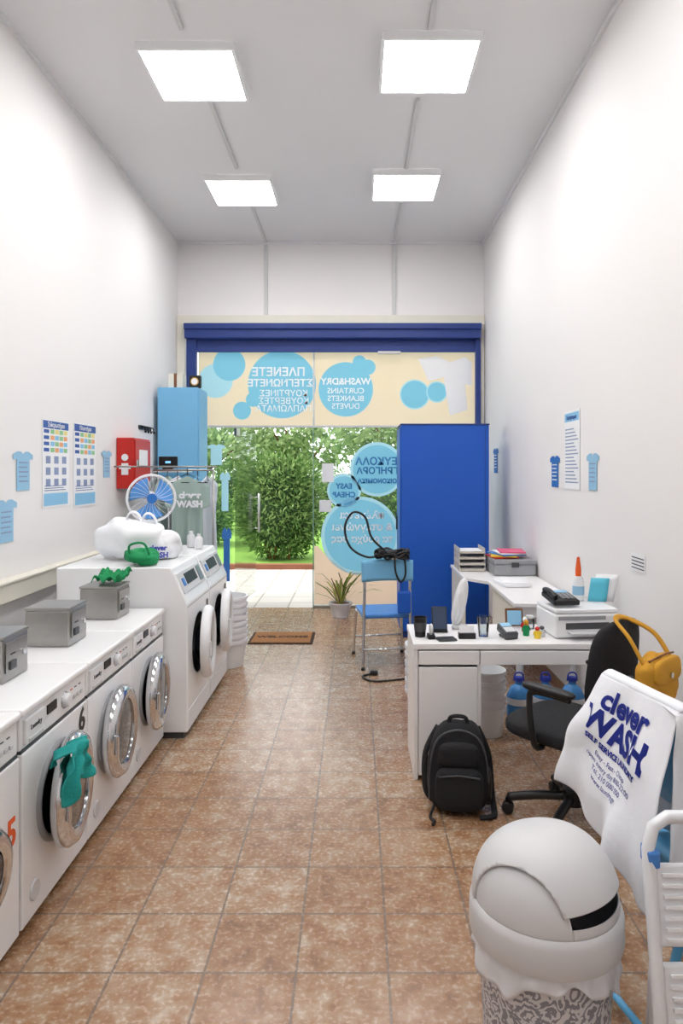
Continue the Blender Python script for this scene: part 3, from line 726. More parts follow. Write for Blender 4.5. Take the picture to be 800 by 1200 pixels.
tsign(5.13, 1.59, .25, .23, 'R', SIGND, tm=PAPER); tsign(4.31, 1.59, .22, .23, 'R', SIGNB); tsign(7.3, 1.7, .26, .26, 'R', SIGND, tm=PAPER)
nt_ = G('price_notice', (XR - .003, 3.62, 1.07), rz=-90); nt_.bx('sheet', (-.09, -.002, 0), (.09, 0, .09), PAPER, 0); nt_.decal('lines', [rect(-.08, .012 + k * .018, .08, .018 + k * .018) for k in range(4)], DGREY, (0, -.003, 0), (0, 0, 0))

# laundry basket stacks
def baskets(x, y, r, n, step, h=.22):
    g = G('laundry_basket_stack', (x, y, 0))
    for i in range(n):
        z = .002 + i * step
        g.lathe('basket_%d' % i, [(0, z), (r * .78, z), (r * .94, z + h * .86), (r, z + h * .88), (r, z + h), (r * .93, z + h), (r * .90, z + h * .85), (r * .74, z + .008), (0, z + .008)], WPLAS, seg=32)
    return g
baskets(-1.07, 5.68, .18, 8, .05); baskets(.50, 4.40, .19, 6, .055); baskets(.80, 4.20, .11, 5, .055, .17)

# doormat
dm = G('doormat', (-.70, 6.58, 0)); dm.bx('border', (-.30, -.23, .001), (.30, .23, .008), mat('mat_border', s(70, 50, 40), .95), .002)
dm.bx('coir', (-.275, -.205, .008), (.275, .205, .014), mat('coir', s(165, 115, 72), .98, var=.3, scale=60, bump=1), .002)
dm.text('lettering', 'WELCOME', (0, 0, .0148), .10, MATS['mat_border'], rot=(0, 0, 0), bold=.004)

# ------------------------------------------------------------------ blue locker
lk = G('blue_locker', (.85, 6.85, 0))
lk.bx('cabinet', (-.42, -.25, .06), (.42, .25, 2.03), BLUE, .006); lk.bx('plinth', (-.40, -.23, 0), (.40, .23, .06), NAVY, 0)
lk.bx('door_leaf', (-.431, -.24, .08), (-.421, .24, 2.01), BLUE, .003); lk.bx('handle', (-.445, .14, 1.0), (-.4315, .17, 1.14), BLACK, .003)
lk.bx('top_cap', (-.425, -.254, 2.031), (.425, .254, 2.045), NAVY, .003)
lk.bx('back_seam', (.38, -.2525, .08), (.384, -.2505, 2.0), NAVY, 0)

# ------------------------------------------------------------------ plant
pp = G('potted_plant', (-.17, 7.55, 0))
pp.lathe('pot', [(0, .001), (.085, .001), (.12, .13), (.13, .14), (.13, .16), (.118, .16), (.112, .13), (0, .13)], WPLAS); pp.cyl('soil', (0, 0, .135), .11, .01, WOOD)
LP = leaf_mat('houseplant_leaf', s(90, 110, 50), s(190, 180, 100)); v = []; f = []
for i in range(30):
    a = random.random() * 6.28; e = random.uniform(.5, 1.4); l = random.uniform(.25, .5); b0 = len(v); w_ = .013
    d = Vector((cos(a) * cos(e), sin(a) * cos(e), sin(e))); sd = Vector((-sin(a), cos(a), 0)) * w_; o_ = Vector((cos(a) * .02, sin(a) * .02, .14))
    dr = Vector((cos(a), sin(a), -.5)) * l * .3
    v += [o_ - sd * .4, o_ + sd * .4, o_ + d * l * .5 + sd, o_ + d * l * .5 - sd, o_ + d * l * .8 + dr * .4 + sd * .8, o_ + d * l * .8 + dr * .4 - sd * .8, o_ + d * l * .9 + dr]
    f += [(b0, b0 + 1, b0 + 2, b0 + 3), (b0 + 3, b0 + 2, b0 + 4, b0 + 5), (b0 + 5, b0 + 4, b0 + 6)]
pp.mesh('leaves', v, f, LP); pp.tube('stem_1', [(0, 0, .13), (.03, 0, .3), (-.02, 0, .48)], .006, WOOD, True); pp.tube('stem_2', [(0, 0, .13), (-.05, .02, .3), (-.1, 0, .42)], .005, WOOD, True)

# ------------------------------------------------------------------ blue chair with chrome legs (seen from behind), cable draped over its back
it = G('blue_chair', (.225, 5.80, 0), rz=8)
for k in (-1, 1):
    it.tube('rear_upright_%d' % k, [(k * .205, -.25, .012), (k * .19, -.20, .42), (k * .185, -.215, .86)], .012, CHROME, True)
    it.tube('front_leg_%d' % k, [(k * .19, -.18, .40), (k * .19, .14, .40), (k * .20, .20, .36), (k * .215, .25, .012)], .012, CHROME, True)
    it.cyl('foot_%d' % k, (k * .205, -.25, .010), .016, .018, BLACK); it.cyl('front_foot_%d' % k, (k * .215, .25, .010), .016, .018, BLACK)
it.tube('stretcher_rear', [(-.20, -.24, .16), (.20, -.24, .16)], .009, CHROME); it.tube('stretcher_front', [(-.207, .23, .16), (.207, .23, .16)], .009, CHROME)
it.bx('seat', (-.20, -.19, .395), (.20, .22, .435), MBLUE, .015, 3)
it.surf('backrest', lambda u, v: ((u - .5) * .42, -.222 + .03 * sin(pi * u), .70 + .17 * v + .006 * sin(pi * u)), 16, 6, LBLUE, .022)
it.bx('hanging_pouch', (.08, -.245, .44), (.19, -.20, .62), BLUE, .015, 3)
cc_ = G('cable_bundle', (.225, 5.80, 0), rz=8)
random.seed(3)
P = []
for i in range(46):
    a = i * .9; P.append((.04 + .12 * cos(a) + random.uniform(-.02, .02), -.205 + .055 * sin(a * 1.3), .905 + .022 * sin(a * 2.1) + .018 * (i % 3)))
cc_.tube('coil', P, .010, BLACK, True, seg=8)
cc_.tube('big_loop', [(-.06, -.2, .91), (-.17, -.2, .90), (-.30, -.19, .98), (-.345, -.19, 1.14), (-.28, -.2, 1.26), (-.18, -.2, 1.22), (-.13, -.2, 1.06), (-.02, -.19, .95), (.04, -.2, .92)], .009, BLACK, True)
cc_.tube('hanging_turn', [(.10, -.205, .915), (.13, -.245, .90), (.14, -.25, .76), (.10, -.25, .70), (.06, -.25, .78), (.05, -.243, .90), (.02, -.2, .915)], .008, BLACK, True)
cc_.blob('plug_brick', (.02, -.21, .925), (.14, .07, .06), BLACK, 3.5)
random.seed(11)
cb = G('power_cable', (0, 0, 0)); cb.tube('cord', [(.15, 5.42, .008), (.05, 5.34, .008), (.12, 5.22, .008), (.3, 5.25, .008), (.46, 5.35, .008), (.52, 5.6, .008)], .007, BLACK, True); cb.box('plug', (.14, 5.40, .018), (.06, .04, .034), BLACK, .008)

# ------------------------------------------------------------------ side table (L-shaped) and things on it
tb = G('side_table', (0, 0, 0))
top = tb.prism('top', [(1.02, 4.46), (1.465, 4.46), (1.465, 6.30), (.86, 6.30), (.86, 5.55), (1.02, 5.35)], .025, LAM, (0, 0, 0), (0, 0, 0), .003)
me = top.data
for vv in me.vertices: vv.co = (vv.co.x, vv.co.z, .715 + vv.co.y)
bm = bmesh.new(); bm.from_mesh(me); bmesh.ops.recalc_face_normals(bm, faces=bm.faces); bm.to_mesh(me); bm.free()
tb.bx('apron', (1.06, 4.50, .64), (1.44, 4.52, .714), LAM, .003); tb.bx('modesty_panel', (1.045, 4.60, .40), (1.055, 5.3, .713), CREAM, .002)
tb.bx('end_panel', (.87, 5.58, .03), (.885, 6.28, .713), CREAM, .002)
for i, (x, y) in enumerate(((1.08, 4.56), (1.43, 4.56), (1.43, 6.2), (.93, 6.2))): tb.cyl('leg_%d' % i, (x, y, .357), .024, .714, LGREY)
ca = G('letter_tray_stack', (.985, 6.02, .742)); TR2 = mat('tray_beige', s(196, 190, 180), .5)
for k in range(4):
    z_ = .002 + k * .05
    ca.bx('floor_%d' % k, (-.11, -.16, z_), (.11, .16, z_ + .006), TR2, .002); ca.bx('side_l_%d' % k, (-.11, -.16, z_ + .006), (-.104, .16, z_ + .045), TR2, .001)
    ca.bx('side_r_%d' % k, (.104, -.16, z_ + .006), (.11, .16, z_ + .045), TR2, .001); ca.bx('sheets_%d' % k, (-.10, -.15, z_ + .0065), (.10, .15, z_ + .022 - .003 * k), PAPER, .001)
    ca.bx('front_%d' % k, (-.11, -.166, z_ + .0), (.11, -.16, z_ + .020), TR2, .001)
gb_ = G('grey_storage_case', (1.29, 5.80, .742)); gb_.bx('case', (-.17, -.2, 0), (.17, .2, .09), GREY, .01); gb_.bx('lid', (-.172, -.202, .0905), (.172, .202, .13), GREY, .01); gb_.bx('latch', (-.03, -.21, .07), (.03, -.2025, .11), DGREY, .002)
mg = G('magazine_pile', (1.24, 5.80, .8735))
for i, (m_, a) in enumerate(((RED, 8), (mat('mag_yellow', s(235, 200, 60), .5), -12), (MBLUE, 20), (PAPER, 4), (mat('mag_pink', s(220, 90, 130), .5), -6))): mg.box('magazine_%d' % i, (-.02 + .02 * i, 0, .006 + i * .011), (.21, .28, .009), m_, .001, (0, 0, a))
bx2 = G('paper_stack', (1.17, 5.2, .742))
bx2.box('papers', (0, 0, .012), (.2, .28, .02), PAPER, .001, (0, 0, 8)); bx2.box('papers_2', (.02, .02, .026), (.2, .28, .006), PAPER, .001, (0, 0, -6))

# ------------------------------------------------------------------ desk
dk = G('desk', (0, 0, 0)); x0, x1, y0, y1 = .295, 1.36, 3.56, 4.02
dk.bx('top', (x0, y0, .675), (x1, y1, .705), LAM, .003)
dk.bx('side_left', (x0 + .005, y0 + .01, 0), (x0 + .025, y1 - .01, .674), LAM, .002); dk.bx('side_right', (x1 - .025, y0 + .01, 0), (x1 - .005, y1 - .01, .674), LAM, .002)
dk.bx('cabinet_wall', (x0 + .33, y0 + .01, 0.0), (x0 + .35, y1 - .01, .60), LAM, .002); dk.bx('cabinet_door', (x0 + .028, y0 - .004, .03), (x0 + .328, y0 + .014, .585), LAM, .003)
dk.bx('cabinet_back', (x0 + .03, y1 - .03, .02), (x0 + .33, y1 - .015, .6), LAM, .001); dk.bx('cabinet_floor', (x0 + .03, y0 + .02, .02), (x0 + .33, y1 - .035, .035), LAM, .001)
dk.bx('drawer_front', (x0 + .028, y0 - .002, .597), (x0 + .34, y0 + .014, .668), LAM, .003); dk.bx('drawer_front_2', (x0 + .346, y0 - .002, .597), (x1 - .03, y0 + .014, .668), LAM, .003)
dk.bx('drawer_box', (x0 + .03, y0 + .016, .605), (x1 - .03, y1 - .03, .66), LAM, .001)

Zd = .7055
mu = G('coffee_cup', (.345, 3.72, Zd)); mu.lathe('cup', [(0, .001), (.028, .001), (.036, .10), (.039, .105), (.035, .105), (.026, .008), (0, .008)], BLACK); mu.lathe('sleeve', [(.031, .03), (.0365, .08)], DGREY)
ph = G('phone_stand', (.46, 3.82, Zd)); ph.box('phone', (0, 0, .075), (.085, .012, .13), BLACK, .006, (-18, 0, 0)); ph.box('screen', (0, -.008, .077), (.075, .002, .115), mat('screen', s(60, 75, 100), .1), 0, (-18, 0, 0)); ph.box('base', (0, .03, .008), (.09, .09, .014), BLACK, .003)
sm = G('smartphone', (.475, 3.64, Zd)); sm.box('body', (0, 0, .006), (.10, .07, .010), DGREY, .004, (0, 0, 10)); sm.box('glass', (0, 0, .0115), (.09, .06, .001), BLACK, 0, (0, 0, 10))
st = G('tape_dispenser', (.40, 3.68, Zd)); st.bx('base', (-.02, -.03, 0), (.02, .04, .02), BLACK, .004); st.torus('tape', (0, .005, .045), .022, .009, LGREY, (0, 90, 0), 1.0, 24)
ir = G('iron', (.585, 3.90, Zd), rz=-25); ir.box('heel', (0, 0, .012), (.08, .07, .022), LGREY, .008)
ir.blob('shell', (0.0, .0, .15), (.075, .06, .28), WPLAS, 2.2, rot=(0, 12, 0)); ir.blob('grip', (-.005, -.035, .13), (.03, .04, .17), WPLAS, 2.6, rot=(0, 10, 0))
mm = G('business_card_holder', (.59, 3.68, Zd)); mm.bx('base', (-.045, -.02, 0), (.045, .02, .03), BLACK, .003); mm.box('cards', (0, .005, .04), (.08, .014, .05), PAPER, .001, (-12, 0, 0))
gl = G('drinking_glass', (.685, 3.72, Zd)); gl.lathe('tumbler', [(0, .001), (.026, .001), (.034, .11), (.031, .11), (.024, .01), (0, .01)], clear_glass('tumbler_glass', .2, (.9, .93, .94, 1)))
ct = G('card_terminal', (.81, 3.70, Zd), rz=12); ct.box('body', (0, 0, .033), (.075, .12, .040), DGREY, .008, (14, 0, 0)); ct.box('screen', (0, .025, .062), (.055, .04, .003), SIGNB, 0, (14, 0, 0)); ct.box('keypad', (0, -.025, .048), (.055, .05, .004), LGREY, 0, (14, 0, 0)); ct.box('stand', (0, 0, .006), (.06, .09, .010), BLACK, 0.002)
def figurine(x, y, m, m2, h):
    g = G('figurine', (x, y, Zd)); g.lathe('body', [(0, 0), (.016, 0), (.018, h * .3), (.011, h * .6), (0, h * .65)], m); g.blob('head', (0, 0, h * .78), (.026, .026, h * .35), m2, 2); g.box('arm_l', (-.018, 0, h * .45), (.006, .008, h * .3), m, .002, (0, 20, 0)); g.box('arm_r', (.018, 0, h * .45), (.006, .008, h * .3), m, .002, (0, -20, 0))
figurine(.92, 3.74, GREEN, YEL, .09); figurine(.965, 3.68, mat('fig_yellow', s(240, 205, 60), .5), RED, .065)
figurine(.935, 3.83, RED, PAPER, .085); figurine(1.0, 3.72, LGREY, DGREY, .06)
pf = G('photo_frame', (.90, 3.94, Zd)); pf.box('frame', (0, 0, .056), (.10, .012, .10), WOOD, .003, (-10, 0, 0)); pf.box('picture', (0, -.009, .056), (.08, .003, .08), PC[2], 0, (-10, 0, 0)); pf.box('strut', (0, .022, .034), (.02, .05, .004), WOOD, 0, (40, 0, 0))
tk = G('glass_jar', (.98, 3.90, Zd)); tk.lathe('jar', [(0, .001), (.025, .001), (.027, .05), (.02, .06), (.02, .065)], clear_glass('tumbler_glass')); tk.cyl('lid', (0, 0, .068), .022, .012, LGREY)

pr = G('printer', (1.215, 3.81, Zd), rz=6)
pr.bx('body', (-.175, -.14, 0.004), (.175, .15, .13), WPLAS, .012, 3); pr.bx('scanner_lid', (-.172, -.135, .131), (.172, .145, .155), WPLAS, .008, 3)
pr.bx('output_slot', (-.12, -.142, .05), (.12, -.13, .085), DGREY, .002); pr.bx('output_tray', (-.11, -.2, .035), (.11, -.141, .043), LGREY, .002); pr.bx('control_strip', (-.16, -.144, .1), (.1, -.138, .12), GREY, .002)
pr.surf('paper_support', lambda u, v: ((u - .5) * .20 + .06, .156 + v * .03, .08 + v * .08), 4, 4, WPLAS, .004)
pa = G('leaflet', (1.345, 3.86, Zd + .160), rz=-12); pa.surf('blue_sheet', lambda u, v: ((u - .5) * .10 + .02 * v, .02 * v, v * .13), 4, 4, mat('aqua_paper', s(90, 190, 215), .5), .002); pa.surf('white_sheet', lambda u, v: (.03 + (u - .5) * .12 + .03 * v, .015 + .02 * v, v * .15), 4, 4, PAPER, .002)
tp = G('desk_telephone', (1.12, 3.79, Zd + .160), rz=10); tp.box('base', (0, 0, .034), (.15, .17, .03), BLACK, .01, (10, 0, 0)); tp.box('display', (.02, .05, .060), (.08, .035, .004), SIGNB, 0, (10, 0, 0))
for i in range(4):
    for j in range(3): tp.box('key_%d_%d' % (i, j), (-.005 + j * .025, -.05 + i * .02, .0435 + i * .0035), (.018, .013, .006), GREY, .001, (10, 0, 0))
tp.tube('handset', [(-.06, -.07, .05), (-.06, -.03, .065), (-.06, .03, .075), (-.06, .07, .07)], .014, BLACK, True)
gu = G('glue_bottle', (1.26, 3.92, Zd + .160)); gu.lathe('body', [(0, 0), (.03, 0), (.032, .10), (.024, .13), (.014, .135), (0, .135)], WPLAS); gu.lathe('nozzle', [(.016, .135), (.016, .17), (.008, .24), (0, .245)], ORANGE); gu.lathe('label', [(.0325, .03), (.0325, .08)], SIGNB)

# water jugs under the desk
WBM = mat('water_bottle_blue', s(70, 140, 205), .12, var=.15); wb = G('water_jug_pack', (1.17, 4.27, 0))
for i in range(3):
    X_ = -.165 + i * .165
    wb.lathe('jug_%d' % i, [(0, .001), (.068, .001), (.075, .02), (.075, .07), (.070, .08), (.075, .09), (.075, .14), (.070, .15), (.075, .16), (.075, .21), (.05, .26), (.022, .28), (.022, .30), (0, .30)], WBM, (X_, 0, 0), seg=28)
    wb.cyl('cap_%d' % i, (X_, 0, .31), .026, .025, INK, seg=16); wb.tube('handle_%d' % i, [(X_ - .03, 0, .30), (X_ - .02, 0, .345), (X_ + .02, 0, .345), (X_ + .03, 0, .30)], .005, INK, True)
    wb.lathe('label_%d' % i, [(.0757, .165), (.0757, .205)], PAPER, (X_, 0, 0), seg=28)

# ------------------------------------------------------------------ backpack
bp_ = G('backpack', (.485, 3.28, 0), rz=-6, scale=.94)
def bpf(q):
    t = (q.z + .21) / .42; k = 1 - .28 * max(0, t - .45) / .55
    return Vector((q.x * k, q.y * (1 - .35 * max(0, t)) + .05 * t, q.z))
bp_.blob('body', (0, 0.0, .212), (.32, .22, .42), BFAB, 3.6, nz=.008, ns=8, fn=bpf)
bp_.blob('front_pocket', (0, -.085, .13), (.24, .09, .21), BFAB, 3.6, nz=.006); bp_.blob('upper_pocket', (0, -.055, .285), (.20, .07, .12), BFAB, 3.4)
bp_.tube('zip_main', [(-.145, -.055, .06), (-.14, -.06, .24), (-.10, -.04, .36), (0, -.03, .40), (.10, -.04, .36), (.14, -.06, .24), (.145, -.055, .06)], .005, DGREY, True)
bp_.tube('zip_pocket', [(-.10, -.12, .2), (0, -.132, .215), (.10, -.12, .2)], .004, DGREY, True)
bp_.tube('top_handle', [(-.05, .03, .40), (-.035, .03, .445), (.035, .03, .445), (.05, .03, .40)], .010, BFAB, True)
bp_.tube('strap_left', [(-.1, .08, .38), (-.165, .05, .25), (-.165, .02, .08), (-.13, .03, .02)], .012, BFAB, True, flat=1.6)
bp_.tube('strap_right', [(.1, .08, .38), (.155, .07, .25), (.17, .02, .06), (.175, -.05, .014), (.16, -.1, .013), (.10, -.12, .012)], .011, BFAB, True, flat=1.4)
bp_.tube('strap_tail', [(-.12, -.09, .05), (-.14, -.13, .012), (-.12, -.17, .010), (-.13, -.20, .010)], .007, BFAB, True)
bp_.blob('side_mesh', (.145, .0, .12), (.04, .13, .18), BLACK, 3)

# ------------------------------------------------------------------ office chair
oc = G('office_chair', (.985, 3.14, 0), rz=42)   # local +Y = facing
for i in range(5):
    a = radians(90 + 72 * i + 30); e = (.29 * cos(a), .29 * sin(a))
    oc.tube('base_arm_%d' % i, [(0, 0, .12), (e[0] * .5, e[1] * .5, .105), (e[0], e[1], .075)], .020, BLACK, True)
    oc.cyl('caster_fork_%d' % i, (e[0], e[1], .062), .012, .03, BLACK)
    for k in (-1, 1): oc.cyl('wheel_%d_%d' % (i, k), (e[0] + k * .014 * cos(a + pi / 2), e[1] + k * .014 * sin(a + pi / 2), .028), .027, .018, BLACK, (90, 0, math.degrees(a)), bev=.005)
oc.cyl('column', (0, 0, .24), .025, .26, DGREY); oc.cyl('hub', (0, 0, .12), .045, .07, BLACK); oc.bx('mechanism', (-.09, -.12, .35), (.09, .1, .39), BLACK, .01)
oc.blob('seat', (0, .03, .435), (.47, .47, .085), BFAB, 4)
def bkf(q): return Vector((q.x * (1 - .15 * (q.z + .2) / .4), q.y + .35 * q.x * q.x * 2 - .10 * q.z, q.z))
oc.blob('backrest', (0, -.22, .76), (.42, .07, .40), BFAB, 3.5, fn=bkf)
oc.tube('back_bar', [(0, -.1, .36), (0, -.25, .37), (0, -.28, .5), (0, -.26, .72)], .018, BLACK, True, flat=1.8)
for k in (-1, 1):
    oc.tube('arm_loop_%d' % k, [(k * .2, .03, .39), (k * .265, .03, .42), (k * .27, .05, .6), (k * .265, .02, .645), (k * .26, -.14, .645)], .014, BLACK, True)
    oc.blob('arm_pad_%d' % k, (k * .265, -.04, .665), (.06, .25, .035), BLACK, 3)
# mustard bag hanging behind the chair back
yb = G('mustard_handbag', (1.145, 2.92, 0), rz=42)
yb.blob('bag', (0, -.125, .75), (.27, .10, .21), YEL, 2.8, nz=.03, ns=9, seg=48, rings=30)
yb.blob('flap', (0, -.165, .79), (.23, .04, .11), YEL, 3, nz=.012)
yb.tube('strap', [(-.11, -.125, .82), (-.12, -.07, .92), (-.06, .02, .972), (.04, .03, .967), (.11, -.06, .91), (.12, -.125, .82)], .008, YEL, True, flat=1.6)
yb.cyl('buckle', (0, -.187, .775), .012, .008, CHROME, (90, 0, 0))
yb.tube('zip', [(-.11, -.145, .84), (0, -.16, .855), (.11, -.145, .84)], .004, WOOD, True)

# ------------------------------------------------------------------ blue folding chair (turned side-on) with white laundry draped on it
LB2 = mat('chair_sky_blue', s(95, 175, 225), .4)
fcg = G('folding_chair', (0, 0, 0))
A_ = Vector((.80, 2.22, 0)); B_ = Vector((.885, 1.86, 0)); dr = (B_ - A_).normalized(); nn = Vector((-dr.y, dr.x, 0))
if nn.x < 0: nn = -nn      # nn: toward +X (seat side)
def cp(t_, n_, z_): p_ = A_.lerp(B_, t_) + nn * n_; return (p_.x, p_.y, z_)
for t_, nm in ((0, 'a'), (1, 'b')):
    fcg.tube('frame_%s' % nm, [cp(t_, 0, .93), cp(t_, .03, .60), cp(t_, .16, .43), cp(t_, .36, .012)], .013, LB2)
    fcg.tube('rear_leg_%s' % nm, [cp(t_, .02, .55), cp(t_, -.0, .40), cp(t_, -.10, .012)], .013, LB2)
fcg.tube('top_bar', [cp(0, 0, .93), cp(.08, -.01, .942), cp(.92, -.01, .942), cp(1, 0, .93)], .013, LB2)
fcg.tube('rear_bar', [cp(0, -.085, .06), cp(1, -.085, .06)], .011, LB2)
def seatf(u, v): return cp(u, .06 + .33 * v, .455 + .01 * sin(pi * u))
fcg.surf('seat', seatf, 6, 6, LB2, .022); fcg.surf('back_panel', lambda u, v: cp(u, .004 + .01 * v, .93 - .26 * v), 6, 6, LB2, .012)
TL, TR_, BL_, BR_ = Vector(cp(.06, -.026, .955)), Vector(cp(1.04, -.026, .955)), Vector((.650, 2.20, .585)), Vector((.755, 1.79, .50))
def shirt(u, v):
    p = TL.lerp(TR_, u).lerp(BL_.lerp(BR_, u), v)
    w = .020 * sin(u * 8 + v * 2.5) * v + .012 * sin(u * 19 + 1 + v) * v * v + .022 * noise.noise(Vector((u * 3.5, v * 3, 0)))
    n_ = Vector((-.93, -.3, .2)).normalized()
    return p + n_ * (w * min(1, v * 4 + .2) + .02 * sin(pi * v)) + Vector((0, 0, -.05 * u * v + .03 * v * (1 - u) + .014 * sin(u * 12) * v))
ws = G('printed_tshirt', (0, 0, 0)); ws.surf('front', lambda u, v: tuple(shirt(u, v)), 60, 64, CLOTH, .003)
def back(u, v):
    p = TL.lerp(TR_, u); k = min(1, v * 5); q = p + nn * (.055 * k + .012 * sin(u * 8) * v); return (q.x, q.y, p.z + .012 * sin(pi * k) - .20 * max(0, v - .15))
ws.surf('back_fold', back, 24, 24, CLOTH, .003)
def onsh(u, v, off=.004):
    p = shirt(u, v); a = shirt(u + .01, v) - p; b_ = shirt(u, v + .01) - p; n_ = a.cross(b_).normalized()
    if n_.x > 0: n_ = -n_
    return p + n_ * off
WID = (TR_ - TL).length; HEI = (BL_ - TL).length
def mp_(cu, cv): return lambda co: onsh(cu + co.x / WID, cv - co.y / HEI)
ws.text('print_1', 'clever', (0, 0, 0), .082, INK, rot=(0, 0, 0), bold=.003, fn=mp_(.46, .16)); ws.text('print_2', 'WASH', (0, 0, 0), .090, INK, rot=(0, 0, 0), bold=.004, fn=mp_(.46, .34))
ws.text('print_3', 'SELF SERVICE LAUNDRY', (0, 0, 0), .020, INK, rot=(0, 0, 0), bold=.001, fn=mp_(.46, .47))
for i, t_ in enumerate(('Easy - Fast - Cheap', 'open every day 8:00-22:00', 'Tel. 210 0000 000', 'www.laundry.gr')): ws.text('print_%d' % (4 + i), t_, (0, 0, 0), .018, INK, rot=(0, 0, 0), fn=mp_(.46, .54 + .05 * i))
s2 = G('white_towel', (0, 0, 0))
def tow(u, v):
    x = .845 + u * .36 - .03 * v * (1 - u); y = 1.825 + .05 * u + .016 * sin(u * 13) * (.3 + v) + .012 * noise.noise(Vector((u * 6, v * 6, 2))) - .02 * v
    return (x, y, .948 - .09 * u - .46 * v + .01 * sin(u * 9))
s2.surf('drape', tow, 30, 30, CLOTH, .004)
s2.surf('top_fold', lambda u, v: (.845 + u * .36, 1.825 + .05 * u + .31 * v, .948 - .09 * u + .02 * sin(pi * v) + .01 * sin(u * 9) * (1 - v) - .05 * v), 20, 16, CLOTH, .004)
s2.surf('far_drape', lambda u, v: (.905 + u * .30, 2.135 + .05 * u + .015 * sin(u * 11) * v, .898 - .09 * u - .40 * v), 20, 16, CLOTH, .004)

# ------------------------------------------------------------------ swing-top bin
tb_ = G('trash_bin', (.478, 1.75, 0), rz=-42, scale=.955)
BIN = mat('bin_grey', s(206, 206, 208), .4, var=.015)
tb_.lathe('body', [(0, .002), (.145, .002), (.152, .02), (.178, .50), (.172, .50), (.147, .02), (0, .012)], damask_mat(), seg=56)
tb_.lathe('foot_ring', [(.146, .0), (.156, .0), (.157, .025), (.150, .03)], BIN, seg=56)
def skirt(u, v):
    a = 2 * pi * u; r = .181 + .008 * v + .005 * sin(a * 19) * v + .006 * noise.noise(Vector((cos(a) * 4, sin(a) * 4, v * 3)))
    return (r * cos(a), r * sin(a), .49 - v * (.085 + .026 * sin(a * 3 + 1) + .012 * sin(a * 11)))
tb_.surf('liner_skirt', skirt, 160, 10, mat('bin_liner', s(225, 228, 234), .3, var=.03), .0015)
tb_.lathe('lid_collar', [(.186, .462), (.196, .462), (.199, .475), (.198, .53), (.192, .548), (.186, .552), (.183, .545), (.188, .52)], BIN, seg=72)
def domemesh(R, H, z0, nA=96, nB=28):
    v = []; f = []
    for j in range(nB + 1):
        b_ = j / nB * pi / 2; cb_ = cos(b_) ** .78 if j < nB else 0.0
        for i in range(nA): v.append((R * cb_ * cos(2 * pi * i / nA), R * cb_ * sin(2 * pi * i / nA), z0 + H * sin(b_)))
    for j in range(nB):
        for i in range(nA): k = (i + 1) % nA; f.append((j * nA + i, j * nA + k, (j + 1) * nA + k, (j + 1) * nA + i))
    bm = bmesh.new(); me = bpy.data.meshes.new('d'); me.from_pydata(v, [], f); bm.from_mesh(me); bmesh.ops.remove_doubles(bm, verts=bm.verts, dist=1e-5)
    return bm
def bis(bm, co, no):
    bmesh.ops.bisect_plane(bm, geom=bm.verts[:] + bm.edges[:] + bm.faces[:], plane_co=co, plane_no=no, clear_outer=True)
def emit(g, nm, bm, m, xf=None, th=.004):
    if xf: bmesh.ops.transform(bm, matrix=xf, verts=bm.verts)
    me = bpy.data.meshes.new(nm); bm.to_mesh(me); bm.free(); return g.add(nm, me, m, True, solid=th)
HW = .125
for k in (-1, 1):
    bm = domemesh(.185, .16, .548); bis(bm, (0, k * HW, 0), (0, -k, 0)); emit(tb_, 'hood_cheek_%s' % ('l' if k < 0 else 'r'), bm, BIN)
bm = domemesh(.185, .16, .548); bis(bm, (0, HW, 0), (0, 1, 0)); bis(bm, (0, -HW, 0), (0, -1, 0)); bis(bm, (0, 0, .575), (0, 0, 1)); emit(tb_, 'hood_sill', bm, BIN)
piv = Vector((0, 0, .56)); rotM = Matrix.Translation(piv) @ Matrix.Rotation(radians(-12), 4, 'Y') @ Matrix.Translation(-piv)
bm = domemesh(.189, .17, .552); bis(bm, (0, HW + .014, 0), (0, 1, 0)); bis(bm, (0, -HW - .014, 0), (0, -1, 0)); bis(bm, (0, 0, .578), (0, 0, -1)); emit(tb_, 'swing_flap', bm, BIN, rotM, .008)
for k in (-1, 1): tb_.cyl('pivot_%d' % k, (0, k * (HW + .035), .60), .012, .02, BIN, (90, 0, 0))
tb_.lathe('inner_liner', [(.17, .535), (.16, .42), (.12, .36), (0, .35)], mat('liner_shaded', s(185, 187, 192), .5), seg=40)

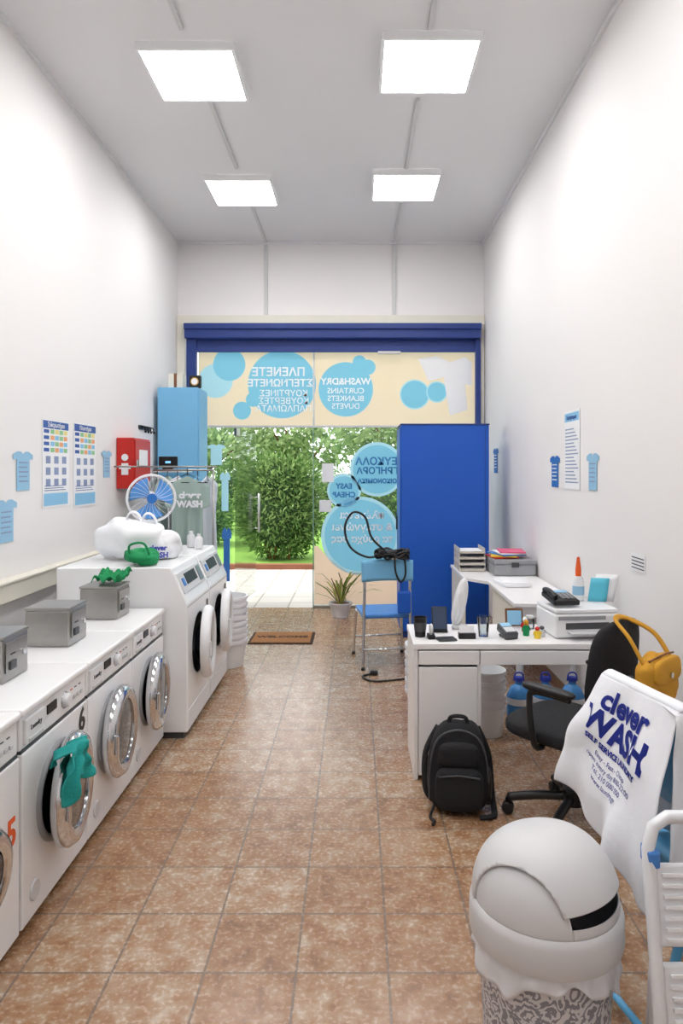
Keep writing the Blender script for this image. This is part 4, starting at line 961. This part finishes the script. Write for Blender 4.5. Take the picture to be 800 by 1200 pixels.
# ------------------------------------------------------------------ step ladder (folded, white)
sl = G('step_ladder', (0, -.10, 0)); ALU = mat('white_aluminium', s(228, 230, 234), .3, .1)
xa, xb = .675, 1.09
sl.tube('front_frame', [(xa - .01, 1.56, .012), (xa, 1.64, .40), (xa + .005, 1.71, .72), (xa + .02, 1.72, .765), (xa + .055, 1.725, .785), (xb - .055, 1.725, .785), (xb - .02, 1.72, .765), (xb - .005, 1.71, .72), (xb, 1.64, .40), (xb + .01, 1.56, .012)], .015, ALU)
sl.tube('rear_left', [(xa + .04, 1.74, .62), (xa + .04, 1.80, .012)], .012, ALU); sl.tube('rear_right', [(xb - .02, 1.74, .62), (xb, 1.80, .012)], .012, ALU); sl.tube('rear_bar', [(xa + .04, 1.78, .2), (xb, 1.78, .2)], .010, ALU)
for i, (z, yy) in enumerate(((.20, 1.60), (.40, 1.64), (.60, 1.685))):
    sl.box('tread_%d' % i, ((xa + xb) / 2, yy + .008, z), (xb - xa - .03, .022, .17), ALU, .004, (-12, 0, 0))
    for k in range(7): sl.box('rib_%d_%d' % (i, k), ((xa + xb) / 2, yy - .006 + (k - 3) * .0047, z + (k - 3) * .022), (xb - xa - .06, .006, .008), WPLAS, .001, (-12, 0, 0))
for x in (xa + .012, xb - .012): sl.box('hinge_%d' % int(x * 100), (x, 1.715, .70), (.03, .05, .04), MBLUE, .006)
for i, (x, y) in enumerate(((xa - .01, 1.56), (xb + .01, 1.56), (xa + .04, 1.80), (xb, 1.80))): sl.cyl('foot_%d' % i, (x, y, .012), .02, .022, DGREY)

# ------------------------------------------------------------------ lighting
w = bpy.data.worlds.new('World'); scene.world = w; w.use_nodes = True
nt = w.node_tree; bg = nt.nodes['Background']
sky = nt.nodes.new('ShaderNodeTexSky'); sky.sky_type = 'NISHITA'; sky.sun_disc = False; sky.sun_elevation = radians(50); sky.sun_rotation = radians(150)
hs = nt.nodes.new('ShaderNodeMix'); hs.data_type = 'RGBA'; hs.inputs[0].default_value = .85; hs.inputs[7].default_value = (2.0, 2.05, 2.1, 1)
sc_ = nt.nodes.new('ShaderNodeVectorMath'); sc_.operation = 'SCALE'; sc_.inputs['Scale'].default_value = .25
nt.links.new(sky.outputs[0], sc_.inputs[0]); nt.links.new(sc_.outputs[0], hs.inputs[6]); nt.links.new(hs.outputs[2], bg.inputs[0]); bg.inputs[1].default_value = 1.3
sun = bpy.data.lights.new('sun', 'SUN'); sun.energy = 3.8; sun.angle = radians(3); sun.color = (1, .96, .9)
so = bpy.data.objects.new('sun', sun); link(so); so.location = (0, 12, 8)
so.rotation_euler = (radians(4), radians(-28), 0)

cam = bpy.data.cameras.new('camera'); co = bpy.data.objects.new('camera', cam); link(co)
co.location = (0, 0, 1.6); co.rotation_euler = (radians(90), 0, 0)
cam.sensor_width = 36; cam.lens = 810 / 1200 * 36; cam.shift_x = -17 / 1200; cam.shift_y = -49 / 1200; cam.clip_start = .05
scene.camera = co
